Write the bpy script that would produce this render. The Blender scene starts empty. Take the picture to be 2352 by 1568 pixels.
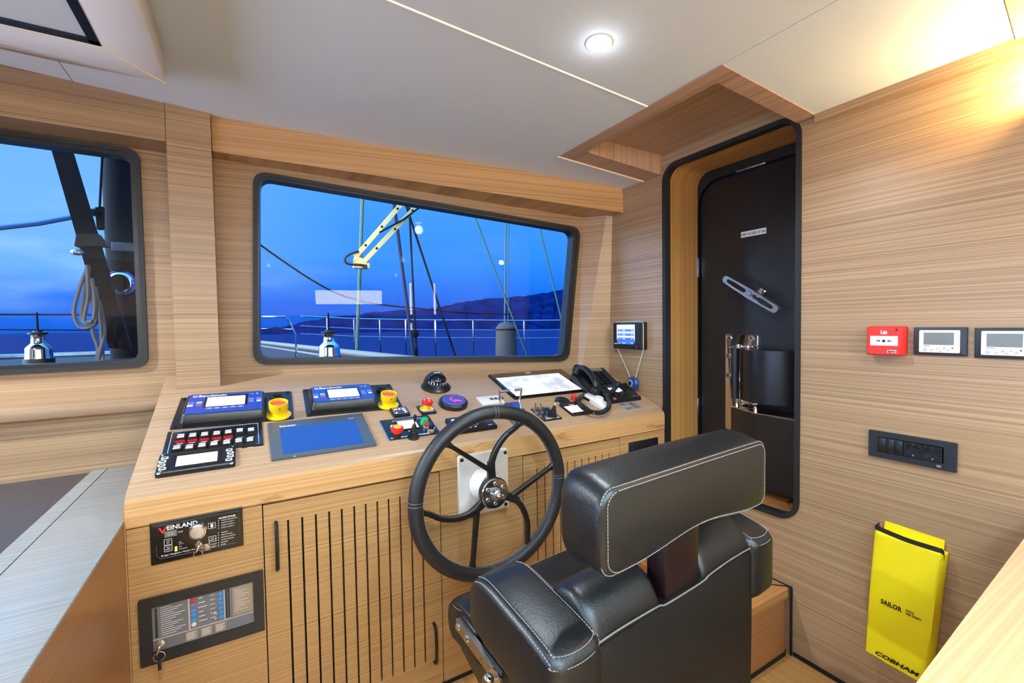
import bpy, bmesh, math, random
from mathutils import Vector, Matrix
S = bpy.context.scene
COL = S.collection
R = math.radians
V = Vector
random.seed(7)

# ------------------------------------------------------------------ camera
CAM = V((0, 0, 1.27))
F_PX = 1033.5
_y, _p, _r = R(30.406), R(2.036), R(-.886)
FW = V((math.sin(_y)*math.cos(_p), math.cos(_y)*math.cos(_p), -math.sin(_p)))
_rt = V((math.cos(_y), -math.sin(_y), 0)); _up = _rt.cross(FW)
RT = _rt*math.cos(_r) + _up*math.sin(_r); UP = -_rt*math.sin(_r) + _up*math.cos(_r)
cd = bpy.data.cameras.new('camera'); cam = bpy.data.objects.new('camera', cd); COL.objects.link(cam)
cd.sensor_width = 36; cd.lens = F_PX/2352*36; cd.clip_start = .02; cd.clip_end = 5000
cam.matrix_world = Matrix(((RT.x, UP.x, -FW.x, CAM.x), (RT.y, UP.y, -FW.y, CAM.y), (RT.z, UP.z, -FW.z, CAM.z), (0, 0, 0, 1)))
S.camera = cam

# ------------------------------------------------------------------ world: dusk sky
def lin(r, g, b):
    f = lambda c: (c/255/12.92) if c <= 10 else ((c/255+.055)/1.055)**2.4
    return (f(r), f(g), f(b), 1)
PORT_SKY_BOOST = 13
W = bpy.data.worlds.new('dusk'); S.world = W; W.use_nodes = True
nt = W.node_tree; N = nt.nodes; Lk = nt.links
for n in list(N): N.remove(n)
def wn(t, **k):
    n = N.new(t)
    for a, b in k.items(): setattr(n, a, b)
    return n
tc = wn('ShaderNodeTexCoord'); sep = wn('ShaderNodeSeparateXYZ'); Lk.new(tc.outputs['Generated'], sep.inputs[0])
def ramp(stops, fac):
    r = wn('ShaderNodeValToRGB'); e = r.color_ramp.elements
    e[0].position, e[0].color = stops[0]; e[1].position, e[1].color = stops[-1]
    for p, c in stops[1:-1]:
        x = e.new(p); x.color = c
    Lk.new(fac, r.inputs[0]); return r.outputs[0]
bow = ramp([(0, lin(6, 82, 205)), (.05, lin(10, 102, 226)), (.14, lin(44, 136, 248)), (.34, lin(78, 160, 253)), (1, lin(80, 166, 252))], sep.outputs[2])
port = ramp([(0, lin(8, 92, 215)), (.055, lin(14, 112, 236)), (.1, lin(100, 168, 248)), (.2, lin(112, 178, 250)), (.4, lin(98, 172, 252)), (1, lin(95, 178, 252))], sep.outputs[2])
mr = wn('ShaderNodeMapRange'); mr.inputs[1].default_value = .2; mr.inputs[2].default_value = -.24
Lk.new(sep.outputs[0], mr.inputs[0])
mix = wn('ShaderNodeMix', data_type='RGBA'); Lk.new(mr.outputs[0], mix.inputs[0]); Lk.new(bow, mix.inputs[6]); Lk.new(port, mix.inputs[7])
mp = wn('ShaderNodeMapping'); mp.inputs[3].default_value = (2.2, 2.2, 9); Lk.new(tc.outputs['Generated'], mp.inputs[0])
cl = wn('ShaderNodeTexNoise'); cl.inputs['Scale'].default_value = 2.6; cl.inputs['Detail'].default_value = 6; Lk.new(mp.outputs[0], cl.inputs['Vector'])
cr = ramp([(.5, (0, 0, 0, 1)), (.74, (.5, .5, .5, 1))], cl.outputs[0])
lowz = ramp([(.02, (0, 0, 0, 1)), (.07, (1, 1, 1, 1)), (.16, (1, 1, 1, 1)), (.3, (0, 0, 0, 1))], sep.outputs[2])
mm0 = wn('ShaderNodeMath', operation='MULTIPLY'); Lk.new(cr, mm0.inputs[0]); Lk.new(lowz, mm0.inputs[1])
mm = wn('ShaderNodeMath', operation='MULTIPLY'); Lk.new(mm0.outputs[0], mm.inputs[0]); Lk.new(mr.outputs[0], mm.inputs[1])
mix2 = wn('ShaderNodeMix', data_type='RGBA'); Lk.new(mm.outputs[0], mix2.inputs[0]); Lk.new(mix.outputs[2], mix2.inputs[6]); mix2.inputs[7].default_value = lin(160, 212, 255)
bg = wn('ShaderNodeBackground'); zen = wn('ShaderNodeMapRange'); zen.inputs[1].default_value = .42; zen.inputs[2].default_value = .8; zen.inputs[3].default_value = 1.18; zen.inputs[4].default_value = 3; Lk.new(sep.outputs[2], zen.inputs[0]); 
prt = wn('ShaderNodeMapRange'); prt.inputs[1].default_value = -.42; prt.inputs[2].default_value = -.85; prt.inputs[3].default_value = 1.18; prt.inputs[4].default_value = PORT_SKY_BOOST; Lk.new(sep.outputs[0], prt.inputs[0])
str_ = wn('ShaderNodeMath', operation='MAXIMUM'); Lk.new(zen.outputs[0], str_.inputs[0]); Lk.new(prt.outputs[0], str_.inputs[1]); Lk.new(str_.outputs[0], bg.inputs[1])   # unseen upper and port sky made brighter to light the cabin
pale = wn('ShaderNodeMapRange'); pale.inputs[1].default_value = -.42; pale.inputs[2].default_value = -.85; pale.inputs[3].default_value = 0; pale.inputs[4].default_value = .7; Lk.new(sep.outputs[0], pale.inputs[0])
mix3 = wn('ShaderNodeMix', data_type='RGBA'); Lk.new(pale.outputs[0], mix3.inputs[0]); Lk.new(mix2.outputs[2], mix3.inputs[6]); mix3.inputs[7].default_value = lin(214, 232, 255)
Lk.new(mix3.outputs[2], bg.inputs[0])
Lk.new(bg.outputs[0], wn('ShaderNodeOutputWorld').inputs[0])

S.view_settings.view_transform = 'Standard'; S.view_settings.look = 'None'
S.view_settings.exposure = 0.0; S.view_settings.gamma = 1; S.view_settings.use_curve_mapping = False
S.cycles.use_denoising = True
S.cycles.max_bounces = 8; S.cycles.diffuse_bounces = 5; S.cycles.glossy_bounces = 4; S.cycles.transparent_max_bounces = 12
S.cycles.caustics_reflective = False; S.cycles.caustics_refractive = False; S.cycles.sample_clamp_indirect = 6

# lamps' strengths (the lamps themselves are built further down)
HELM_FILL_W = 255.0
DOWNLIGHT_W, WALL_LAMP_W, CEIL_FILL_W = 38.0, 17.0, 300.0

# ------------------------------------------------------------------ pixel of the 2352x1568 frame -> point on a plane n.p = c
def at(px, py, n, c):
    n = V(n); d = FW + RT*((px-1176)/F_PX) + UP*((784-py)/F_PX)
    return CAM + d*((c - CAM.dot(n))/d.dot(n))
def atX(px, py, c): return at(px, py, (1, 0, 0), c)
def atY(px, py, c): return at(px, py, (0, 1, 0), c)
def atZ(px, py, c): return at(px, py, (0, 0, 1), c)

# ------------------------------------------------------------------ materials
MATS = {}
def mat(name, rgb, rough=.5, metal=0, emit=0, coat=0, spec=.5, bump=None, erg=None):
    if name in MATS: return MATS[name]
    m = bpy.data.materials.new(name); m.use_nodes = True; t = m.node_tree; b = t.nodes['Principled BSDF']
    c = lin(*rgb)
    b.inputs['Base Color'].default_value = c; b.inputs['Roughness'].default_value = rough; b.inputs['Metallic'].default_value = metal
    b.inputs['Coat Weight'].default_value = coat; b.inputs['Specular IOR Level'].default_value = spec
    # a faint mottling so no surface is a flat tone
    tcn = t.nodes.new('ShaderNodeTexCoord'); no = t.nodes.new('ShaderNodeTexNoise'); no.inputs['Scale'].default_value = bump[0] if bump else 30
    no.inputs['Detail'].default_value = 3
    t.links.new(tcn.outputs['Object'], no.inputs['Vector'])
    rr = t.nodes.new('ShaderNodeMapRange'); rr.inputs[3].default_value = max(0, rough-.05); rr.inputs[4].default_value = min(1, rough+.05)
    t.links.new(no.outputs[0], rr.inputs[0]); t.links.new(rr.outputs[0], b.inputs['Roughness'])
    if bump:
        bn = t.nodes.new('ShaderNodeBump'); bn.inputs['Strength'].default_value = bump[1]; bn.inputs['Distance'].default_value = .002
        t.links.new(no.outputs[0], bn.inputs['Height']); t.links.new(bn.outputs[0], b.inputs['Normal'])
    if emit:
        b.inputs['Emission Color'].default_value = lin(*erg) if erg else c; b.inputs['Emission Strength'].default_value = emit
    MATS[name] = m; return m
def wood(name, across, light=(182, 150, 114), dark=(128, 99, 72), rough=.36, scale=1, tilt=0, knots=False, spec=.5, contrast=1):
    m = bpy.data.materials.new(name); m.use_nodes = True; t = m.node_tree; b = t.nodes['Principled BSDF']; n = t.nodes; l = t.links
    tcn = n.new('ShaderNodeTexCoord')
    def layer(fa, fl, det, rough_n=.5):
        s = [fl, fl, fl]; s['xyz'.index(across)] = fa
        mpn = n.new('ShaderNodeMapping'); mpn.inputs[3].default_value = s
        mpn.inputs[2].default_value = (R(tilt), R(tilt), 0)
        no = n.new('ShaderNodeTexNoise'); no.inputs['Scale'].default_value = 1; no.inputs['Detail'].default_value = det; no.inputs['Roughness'].default_value = rough_n
        l.new(tcn.outputs['Object'], mpn.inputs[0]); l.new(mpn.outputs[0], no.inputs['Vector']); return no.outputs[0]
    fine = layer(330*scale, .5*scale, 2, .6); mid = layer(165*scale, .22*scale, 1); broad = layer(26*scale, .15*scale, 1)
    def mul(a, k): 
        x = n.new('ShaderNodeMath'); x.operation = 'MULTIPLY'; l.new(a, x.inputs[0]); x.inputs[1].default_value = k; return x.outputs[0]
    def add(a, b_): 
        x = n.new('ShaderNodeMath'); x.operation = 'ADD'; l.new(a, x.inputs[0]); l.new(b_, x.inputs[1]); return x.outputs[0]
    f = add(add(mul(fine, .52), mul(mid, .41)), mul(broad, .07))
    rp = n.new('ShaderNodeValToRGB'); e = rp.color_ramp.elements
    w = .185/contrast
    e[0].position = .5-w; e[0].color = lin(*dark); e[1].position = .5+w; e[1].color = lin(*light)
    l.new(f, rp.inputs[0]); colour = rp.outputs[0]
    if knots:
        s = [3.2, 3.2, 3.2]; s['xyz'.index(across)] = 22
        mpn = n.new('ShaderNodeMapping'); mpn.inputs[3].default_value = s; l.new(tcn.outputs['Object'], mpn.inputs[0])
        k = n.new('ShaderNodeTexNoise'); k.inputs['Scale'].default_value = 1; k.inputs['Detail'].default_value = 4; k.inputs['Distortion'].default_value = 1.2
        l.new(mpn.outputs[0], k.inputs['Vector'])
        kr = n.new('ShaderNodeValToRGB'); kr.color_ramp.elements[0].position = .6; kr.color_ramp.elements[0].color = (0, 0, 0, 1); kr.color_ramp.elements[1].position = .7; kr.color_ramp.elements[1].color = (.75, .75, .75, 1)
        l.new(k.outputs[0], kr.inputs[0])
        mx = n.new('ShaderNodeMix'); mx.data_type = 'RGBA'; l.new(kr.outputs[0], mx.inputs[0]); l.new(colour, mx.inputs[6]); mx.inputs[7].default_value = lin(128, 80, 46)
        colour = mx.outputs[2]
    l.new(colour, b.inputs['Base Color']); b.inputs['Roughness'].default_value = rough; b.inputs['Specular IOR Level'].default_value = spec
    bn = n.new('ShaderNodeBump'); bn.inputs['Strength'].default_value = .12; bn.inputs['Distance'].default_value = .0008
    l.new(f, bn.inputs['Height']); l.new(bn.outputs[0], b.inputs['Normal'])
    return m
def glass(name, tint=(255, 255, 255), ior=1.5, boost=.0):
    m = bpy.data.materials.new(name); m.use_nodes = True; t = m.node_tree; n = t.nodes; l = t.links
    n.remove(n['Principled BSDF']); o = n['Material Output']
    fr = n.new('ShaderNodeFresnel'); fr.inputs[0].default_value = ior
    tr = n.new('ShaderNodeBsdfTransparent'); tr.inputs[0].default_value = lin(*tint); g = n.new('ShaderNodeBsdfGlossy'); g.inputs['Roughness'].default_value = .0
    ad = n.new('ShaderNodeMath'); ad.operation = 'ADD'; ad.inputs[1].default_value = boost; l.new(fr.outputs[0], ad.inputs[0])
    mx = n.new('ShaderNodeMixShader'); l.new(ad.outputs[0], mx.inputs[0]); l.new(tr.outputs[0], mx.inputs[1]); l.new(g.outputs[0], mx.inputs[2]); l.new(mx.outputs[0], o.inputs[0])
    return m
WZ = wood('teak_lines_level', 'z', tilt=.6)
WZF = wood('teak_lines_console', 'z', light=(206, 162, 112), dark=(150, 110, 72))
WZK = wood('teak_edge_figured', 'z', light=(212, 168, 112), dark=(168, 120, 72), knots=True, scale=.8)
WY = wood('teak_lines_worktop', 'y', light=(192, 162, 130), dark=(146, 114, 86), rough=.36)
WX = wood('teak_lines_fore_aft', 'x', light=(192, 158, 136), dark=(140, 112, 97))
WXV = wood('teak_lines_upright', 'z', light=(204, 154, 88), dark=(160, 110, 56), scale=.7, rough=.4)
WT = wood('bleached_table_wood', 'y', light=(156, 156, 154), dark=(128, 128, 126), rough=.25, scale=.7)
WF = wood('floor_oak', 'x', light=(212, 168, 104), dark=(176, 128, 70), rough=.4, scale=.6)
WD = wood('light_desk_wood', 'y', light=(226, 196, 150), dark=(198, 164, 118), rough=.4, scale=.6)
TEAK = wood('deck_teak', 'x', light=(190, 128, 66), dark=(140, 84, 40), rough=.45)
BLACK = mat('black_paint', (20, 20, 22), .35)
RUBBER = mat('black_rubber', (14, 14, 15), .55)
SATIN = mat('black_anodised', (26, 28, 32), .38, metal=.3)
NAVY = mat('panel_navy_black', (16, 20, 30), .3)
GREY = mat('bezel_grey', (74, 82, 92), .4)
CHROME = mat('polished_steel', (215, 215, 218), .08, metal=1)
STEEL = mat('brushed_steel', (190, 190, 192), .28, metal=1)
WHITE = mat('white_plastic', (236, 234, 228), .35)
INK = mat('white_print', (235, 238, 242), .5)
INKB = mat('black_print', (14, 14, 16), .5)
CREAM = mat('cream_piping', (240, 226, 204), .5)
GAP = mat('dark_gap', (9, 7, 6), .8)
LEATH = mat('black_leather', (15, 16, 17), .38, spec=.5, bump=(260, .22))
LEATW = mat('wheel_leather', (26, 26, 28), .46, bump=(300, .2))
THREAD = mat('pale_thread', (150, 147, 141), .7)
RED = mat('red_plastic', (205, 30, 24), .35)
YEL = mat('yellow_plastic', (250, 205, 10), .4)
BLUEP = mat('blue_faceplate', (34, 66, 160), .35)
SCRW = mat('lit_white_screen', (235, 240, 245), .4, emit=1.0, erg=(240, 245, 255))
SCRG = mat('lcd_grey', (112, 114, 110), .25)

# ------------------------------------------------------------------ mesh builder
class MB:
    def __init__(s): s.bm = bmesh.new()
    def add(s, b2, M=None):
        if M is not None: b2.transform(M)
        me = bpy.data.meshes.new('t'); b2.to_mesh(me); b2.free(); s.bm.from_mesh(me); bpy.data.meshes.remove(me); return s
    def poly(s, pts):
        s.bm.faces.new([s.bm.verts.new(p) for p in pts]); return s
    def box(s, x0, x1, y0, y1, z0, z1, r=0, seg=2):
        b = bmesh.new(); bmesh.ops.create_cube(b, size=1)
        for v in b.verts: v.co = V(((x0+x1)/2+v.co.x*(x1-x0), (y0+y1)/2+v.co.y*(y1-y0), (z0+z1)/2+v.co.z*(z1-z0)))
        if r: bmesh.ops.bevel(b, geom=list(b.edges), offset=r, segments=seg, profile=.5, affect='EDGES')
        return s.add(b)
    def hexa(s, p):          # p: 4 bottom points then 4 top points
        v = [s.bm.verts.new(q) for q in p]
        for f in ((3, 2, 1, 0), (4, 5, 6, 7), (0, 1, 5, 4), (1, 2, 6, 5), (2, 3, 7, 6), (3, 0, 4, 7)): s.bm.faces.new([v[i] for i in f])
        return s
    def loft(s, rings, caps=True, closed=False):
        vs = [[s.bm.verts.new(p) for p in r] for r in rings]; n = len(vs[0])
        pairs = list(zip(vs[:-1], vs[1:])) + ([(vs[-1], vs[0])] if closed else [])
        for a, b in pairs:
            for i in range(n): s.bm.faces.new((a[i], a[(i+1) % n], b[(i+1) % n], b[i]))
        if caps and not closed: s.bm.faces.new(list(reversed(vs[0]))); s.bm.faces.new(vs[-1])
        return s
    def lathe(s, prof, o=(0, 0, 0), axis=(0, 0, 1), seg=28):
        ax = V(axis).normalized(); q = ax.to_track_quat('Z', 'Y'); o = V(o); rings = []
        for r, z in prof:
            r = max(r, 1e-5)
            rings.append([o + q @ V((r*math.cos(2*math.pi*i/seg), r*math.sin(2*math.pi*i/seg), z)) for i in range(seg)])
        return s.loft(rings)
    def cyl(s, a, b, r, r2=None, seg=20):
        a = V(a); b = V(b); d = b-a
        return s.lathe([(r, 0), (r if r2 is None else r2, d.length)], a, d, seg)
    def tube(s, pts, r, seg=8, closed=False):
        pts = [V(p) for p in pts]; n = len(pts); rings = []; prev = None
        for i, p in enumerate(pts):
            d = (pts[(i+1) % n] - pts[i-1]) if closed else (pts[min(i+1, n-1)] - pts[max(i-1, 0)])
            if d.length < 1e-9: d = V((0, 0, 1))
            d.normalize()
            if prev is None: a = d.orthogonal().normalized()
            else: a = (prev - d*prev.dot(d)); a = a.normalized() if a.length > 1e-6 else d.orthogonal().normalized()
            prev = a; b = d.cross(a); rr = r[i] if isinstance(r, (list, tuple)) else r
            rings.append([p + a*(rr*math.cos(2*math.pi*k/seg)) + b*(rr*math.sin(2*math.pi*k/seg)) for k in range(seg)])
        return s.loft(rings, True, closed)
    def stitch(s, pts, r=.001, dash=.006, gap=.0035):
        r *= .72; dash = min(dash, .0042); gap = min(gap, .0016)
        pts = [V(p) for p in pts]; acc = 0; on = True; cur = [pts[0]]
        for a, b in zip(pts[:-1], pts[1:]):
            L = (b-a).length; t = 0
            while L - t > 1e-7:
                need = (dash if on else gap) - acc; st = min(need, L-t); t += st; acc += st; p = a.lerp(b, t/L if L else 1)
                if on: cur.append(p)
                if acc >= (dash if on else gap) - 1e-7:
                    if on and len(cur) > 1 and (cur[-1]-cur[0]).length > 1e-4: s.cyl(cur[0], cur[-1], r, seg=5)
                    on = not on; acc = 0; cur = [p]
        return s
    def prism(s, pts, z0, z1, M=None, r=0):
        if r and len(pts) > 12:           # rounded plate: chamfered rim as stacked outlines
            xs = [p[0] for p in pts]; ys = [p[1] for p in pts]; cx, cy = (min(xs)+max(xs))/2, (min(ys)+max(ys))/2
            def off(d): return [(x-math.copysign(min(d, abs(x-cx)), x-cx), y-math.copysign(min(d, abs(y-cy)), y-cy)) for x, y in pts]
            rings = [[V((x, y, z)) for x, y in off(d)] for d, z in ((0, z0), (0, z1-r), (r*.3, z1-r*.3), (r, z1))]
            if M is not None: rings = [[M @ p for p in q] for q in rings]
            return s.loft(rings)
        b = bmesh.new(); a = [b.verts.new((p[0], p[1], z0)) for p in pts]; f = b.faces.new(a)
        e = bmesh.ops.extrude_face_region(b, geom=[f]); bmesh.ops.translate(b, verts=[x for x in e['geom'] if isinstance(x, bmesh.types.BMVert)], vec=(0, 0, z1-z0))
        if r:
            top = [e2 for e2 in b.edges if all(abs(v.co.z-max(z0, z1)) < 1e-6 for v in e2.verts)]
            bmesh.ops.bevel(b, geom=top, offset=r, segments=2, profile=.5, affect='EDGES')
        bmesh.ops.recalc_face_normals(b, faces=b.faces); return s.add(b, M)
    def holed(s, outer, holes, z0, z1, M=None):
        b = bmesh.new(); loops = [outer]+holes; es = []; vl = []
        for L in loops:
            vs = [b.verts.new((p[0], p[1], z0)) for p in L]; vl.append(vs)
            es += [b.edges.new((vs[i], vs[(i+1) % len(vs)])) for i in range(len(vs))]
        bmesh.ops.triangle_fill(b, edges=es, use_beauty=True)
        fs = list(b.faces); m2 = {}
        for vs in vl:
            for v in vs: m2[v] = b.verts.new((v.co.x, v.co.y, z1))
        for f in fs: b.faces.new([m2[v] for v in reversed(f.verts)])
        for vs in vl:
            for i in range(len(vs)):
                j = (i+1) % len(vs); b.faces.new((vs[i], vs[j], m2[vs[j]], m2[vs[i]]))
        bmesh.ops.recalc_face_normals(b, faces=b.faces); return s.add(b, M)
    def sphere(s, c, r, sc=(1, 1, 1), seg=24):
        b = bmesh.new(); bmesh.ops.create_uvsphere(b, u_segments=seg, v_segments=seg//2, radius=r)
        return s.add(b, Matrix.Translation(V(c)) @ Matrix.Diagonal((*sc, 1)))
    def text(s, body, size, x, y, z, align='LEFT', sx=1, shear=0, bold=0, M=None, spacing=1):
        c = bpy.data.curves.new('t', 'FONT'); c.body = body; c.size = size; c.resolution_u = 2; c.align_x = align; c.shear = shear; c.offset = bold; c.space_character = spacing; c.extrude = .0003
        o = bpy.data.objects.new('t', c); me = bpy.data.meshes.new_from_object(o); bpy.data.objects.remove(o); bpy.data.curves.remove(c)
        T = Matrix.Translation((x, y, z)) @ Matrix.Diagonal((sx, 1, 1, 1)); me.transform((M @ T) if M is not None else T)
        s.bm.from_mesh(me); bpy.data.meshes.remove(me); return s
    def build(s, name, m, parent=None, smooth=38, M=None):
        if M is not None: s.bm.transform(M)
        bmesh.ops.remove_doubles(s.bm, verts=s.bm.verts, dist=1e-6)
        bmesh.ops.recalc_face_normals(s.bm, faces=s.bm.faces)
        me = bpy.data.meshes.new(name); s.bm.to_mesh(me); s.bm.free()
        if m is not None: me.materials.append(m)
        if smooth:
            me.polygons.foreach_set('use_smooth', [True]*len(me.polygons)); me.set_sharp_from_angle(angle=R(smooth))
        o = bpy.data.objects.new(name, me); COL.objects.link(o)
        if parent is not None: o.parent = parent
        return o
def tag(o, label=None, cat=None, group=None, kind=None):
    for k, v in (('label', label), ('category', cat), ('group', group), ('kind', kind)):
        if v: o[k] = v
    return o
def thing(name, label, cat, M=None, group=None):
    o = bpy.data.objects.new(name, None); o.empty_display_size = .02; COL.objects.link(o)
    if M is not None: o.matrix_world = M
    return tag(o, label, cat, group)
def struct(o, label, cat): return tag(o, label, cat, kind='structure')
def dup(root, M, label, group=None):
    c = root.copy(); COL.objects.link(c); c.matrix_world = M; c['label'] = label
    if group: c['group'] = group
    for ch in list(root.children):
        d = ch.copy(); COL.objects.link(d); d.parent = c
        for g in ch.children:
            e = g.copy(); COL.objects.link(e); e.parent = d
    return c
def frame(o, x, y):
    x = V(x).normalized(); y = (V(y) - x*V(y).dot(x)).normalized(); z = x.cross(y); o = V(o)
    return Matrix(((x.x, y.x, z.x, o.x), (x.y, y.y, z.y, o.y), (x.z, y.z, z.z, o.z), (0, 0, 0, 1)))
def rrect(x0, x1, y0, y1, r, n=6):
    out = []
    for cx, cy, a in ((x1-r, y1-r, 0), (x0+r, y1-r, 90), (x0+r, y0+r, 180), (x1-r, y0+r, 270)):
        out += [(cx+r*math.cos(R(a+90*i/n)), cy+r*math.sin(R(a+90*i/n))) for i in range(n+1)]
    return out
def rquad(c, r, n=8):            # a quadrilateral with rounded corners
    out = []; c = [V((p[0], p[1])) for p in c]; k = len(c)
    for i in range(k):
        p = c[i]; a = p + (c[i-1]-p).normalized()*r; b = p + (c[(i+1) % k]-p).normalized()*r
        out += [tuple(a*(1-t)**2 + p*(2*t*(1-t)) + b*t*t) for t in [j/n for j in range(n+1)]]
    return out
def shrink(c, d):                # inset a quadrilateral by d
    c = [V((p[0], p[1])) for p in c]; m = sum(c, V((0, 0)))/4; out = []
    for i, p in enumerate(c):
        a = (c[i-1]-p).normalized(); b = (c[(i+1) % 4]-p).normalized(); s = abs(a.x*b.y-a.y*b.x); out.append(p + (a+b)*(d/s))
    return out
XR, YC, ZC, TILT = 1.752, 1.47, .85, R(18)
CT, ST = math.cos(TILT), math.sin(TILT)
def ceil_z(x): return 1.99 + .058*(XR - x)
NT = V((0, -ST, CT)); CTOP = NT.dot(V((0, YC, ZC)))
def top2(px, py):                # pixel -> (u, v) on the sloping worktop
    p = at(px, py, NT, CTOP); return V((p.x, (p.y-YC)/CT))
def top3(u, v, h=0): return V((u, YC, ZC)) + V((0, CT, ST))*v + NT*h
def on_quad(q, conv, place):
    a, b, c, d = [conv(*p) for p in q]          # TL TR BR BL
    m = (a+b+c+d)/4; w = ((b-a).length+(c-d).length)/2; h = ((a-d).length+(b-c).length)/2
    e = (b-a)+(c-d); ang = math.atan2(e.y, e.x); return place(m, ang), w, h
def place_top(m, ang): return frame(top3(m.x, m.y), V((1, 0, 0))*math.cos(ang) + V((0, CT, ST))*math.sin(ang), V((0, CT, ST))*math.cos(ang) - V((1, 0, 0))*math.sin(ang))
def on_top(*q): return on_quad(q, top2, place_top)
def on_front(*q): return on_quad(q, lambda x, y: V((atY(x, y, YC).x, atY(x, y, YC).z)), lambda m, ang: frame((m.x, YC, m.y), (1, 0, 0), (0, 0, 1)))
def on_right(*q): return on_quad(q, lambda x, y: V((-atX(x, y, XR).y, atX(x, y, XR).z)), lambda m, ang: frame((XR, -m.x, m.y), (0, -1, 0), (0, 0, 1)))

# ================================================================== ROOM SHELL
CEIL = mat('ceiling_fabric', (214, 225, 236), .75, bump=(420, .12))
XL, YB = -2.2, -3.0
m = MB().box(XL-.05, XR+.03, YB-.05, 2.35, -.06, 0)
struct(m.build('floor', WF), 'honey coloured plank floor of the wheelhouse', 'floor')

# right (starboard) wall with the raised doorway
DY0, DY1, DZ0, DZ1, DR = .892, 1.517, .517, 2.022, .075
MR = frame((XR, 0, 0), (0, -1, 0), (0, 0, 1))     # local: x = -Y, y = Z, z = into the room
door_hole = rrect(-DY1, -DY0, DZ0, DZ1, DR, 8)
m = MB().holed([(-2.2, 0), (3.05, 0), (3.05, 2.14), (-2.2, 2.14)], [door_hole], -.04, 0, MR)
struct(m.build('wall_right', WZ, smooth=20), 'teak veneered wall with the weathertight door in it', 'wall')

# ceiling: three panels around the recess over the door, seams between them
PX0, PX1, PY0, PY1 = 1.218, XR, .838, 1.638
def ceil_slab(mb, x0, x1, y0, y1, up=.03, off=0):
    return mb.hexa([(x0, y0, ceil_z(x0)+off), (x1, y0, ceil_z(x1)+off), (x1, y1, ceil_z(x1)+off), (x0, y1, ceil_z(x0)+off),
                    (x0, y0, ceil_z(x0)+up+off), (x1, y0, ceil_z(x1)+up+off), (x1, y1, ceil_z(x1)+up+off), (x0, y1, ceil_z(x0)+up+off)])
g = .0015
m = MB()
ceil_slab(m, -.485+g, PX0-g, YB, 1.125-.004); ceil_slab(m, -.485+g, PX0, 1.125+.004, 2.3); ceil_slab(m, XL-.05, -.485-g, YB, 2.3)
ceil_slab(m, PX0+g, XR+.02, YB, PY0); ceil_slab(m, PX0, XR+.02, PY1, 2.3)
struct(m.build('ceiling', CEIL, smooth=0), 'pale grey fabric ceiling panels', 'ceiling')
m = MB(); ceil_slab(m, XL-.05, PX0-.002, YB, 2.35, .05, .0295)
ceil_slab(m, PX0-.002, XR+.06, YB, PY0, .05, .0295)
ceil_slab(m, PX0-.002, XR+.06, PY1, 2.35, .05, .0295)
struct(m.build('ceiling_backing', GAP, smooth=0), 'dark board above the ceiling panels seen in the seams', 'ceiling')
m = MB(); m.tube([(x, 1.125, ceil_z(x)+.002) for x in (-.48, PX0)], .0042, 8)
struct(m.build('trim_1', mat('glowing_seam', (246, 236, 214), .5, emit=.45, erg=(255, 244, 222))), 'softly glowing cream strip in the ceiling seam', 'trim')

# teak frame and recess in the ceiling above the door
def ring_pts(x0, x1, y0, y1): return [(x0, y0), (x1, y0), (x1, y1), (x0, y1)]
IX0, IY0, IY1 = 1.283, .902, 1.531
m = MB()
lo = -.003
for (x0, x1, y0, y1) in ((PX0, IX0, PY0, PY1), (IX0, XR, PY0, IY0), (IX0, XR, IY1, PY1)):
    m.hexa([(x0, y0, ceil_z(x0)+lo), (x1, y0, ceil_z(x1)+lo), (x1, y1, ceil_z(x1)+lo), (x0, y1, ceil_z(x0)+lo)] + [(x0, y0, 2.1), (x1, y0, 2.1), (x1, y1, 2.1), (x0, y1, 2.1)])
struct(m.build('trim_2', WX, smooth=0), 'teak frame of the ceiling recess over the door', 'trim')
m = MB().box(IX0-.01, XR+.002, IY0-.01, IY1+.01, 2.082, 2.1)
struct(m.build('ceiling_recess', WX, smooth=0), 'teak panel set up into the ceiling over the door', 'ceiling')
m = MB(); m.tube([(x, PY1+.003, ceil_z(x)-.003) for x in (PX0, XR-.005)], .005, 8)
struct(m.build('trim_3', CREAM), 'cream piping along the fore edge of the ceiling recess', 'trim')
# teak soffit aft on the right, cornice strips
m = MB(); m.hexa([(.9, -.45, ceil_z(.9)-.006), (XR, -.45, ceil_z(XR)-.006), (XR, .362, ceil_z(XR)-.006), (.9, .262, ceil_z(.9)-.006)] + [(.9, -.45, 2.09), (XR, -.45, 2.09), (XR, .362, 2.09), (.9, .262, 2.09)])
struct(m.build('trim_4', WX, smooth=0), 'teak soffit panel at the aft end of the right ceiling', 'trim')
m = MB().box(XR-.022, XR, .34, PY0, 1.962, 1.995)
struct(m.build('trim_5', WZ, smooth=0), 'teak cornice strip along the top of the right wall', 'trim')
m = MB().box(XR-.004, XR, PY1, 1.8, 1.975, 2.0)
struct(m.build('trim_6', WZ, smooth=0), 'short teak cornice strip forward of the door', 'trim')

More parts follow.
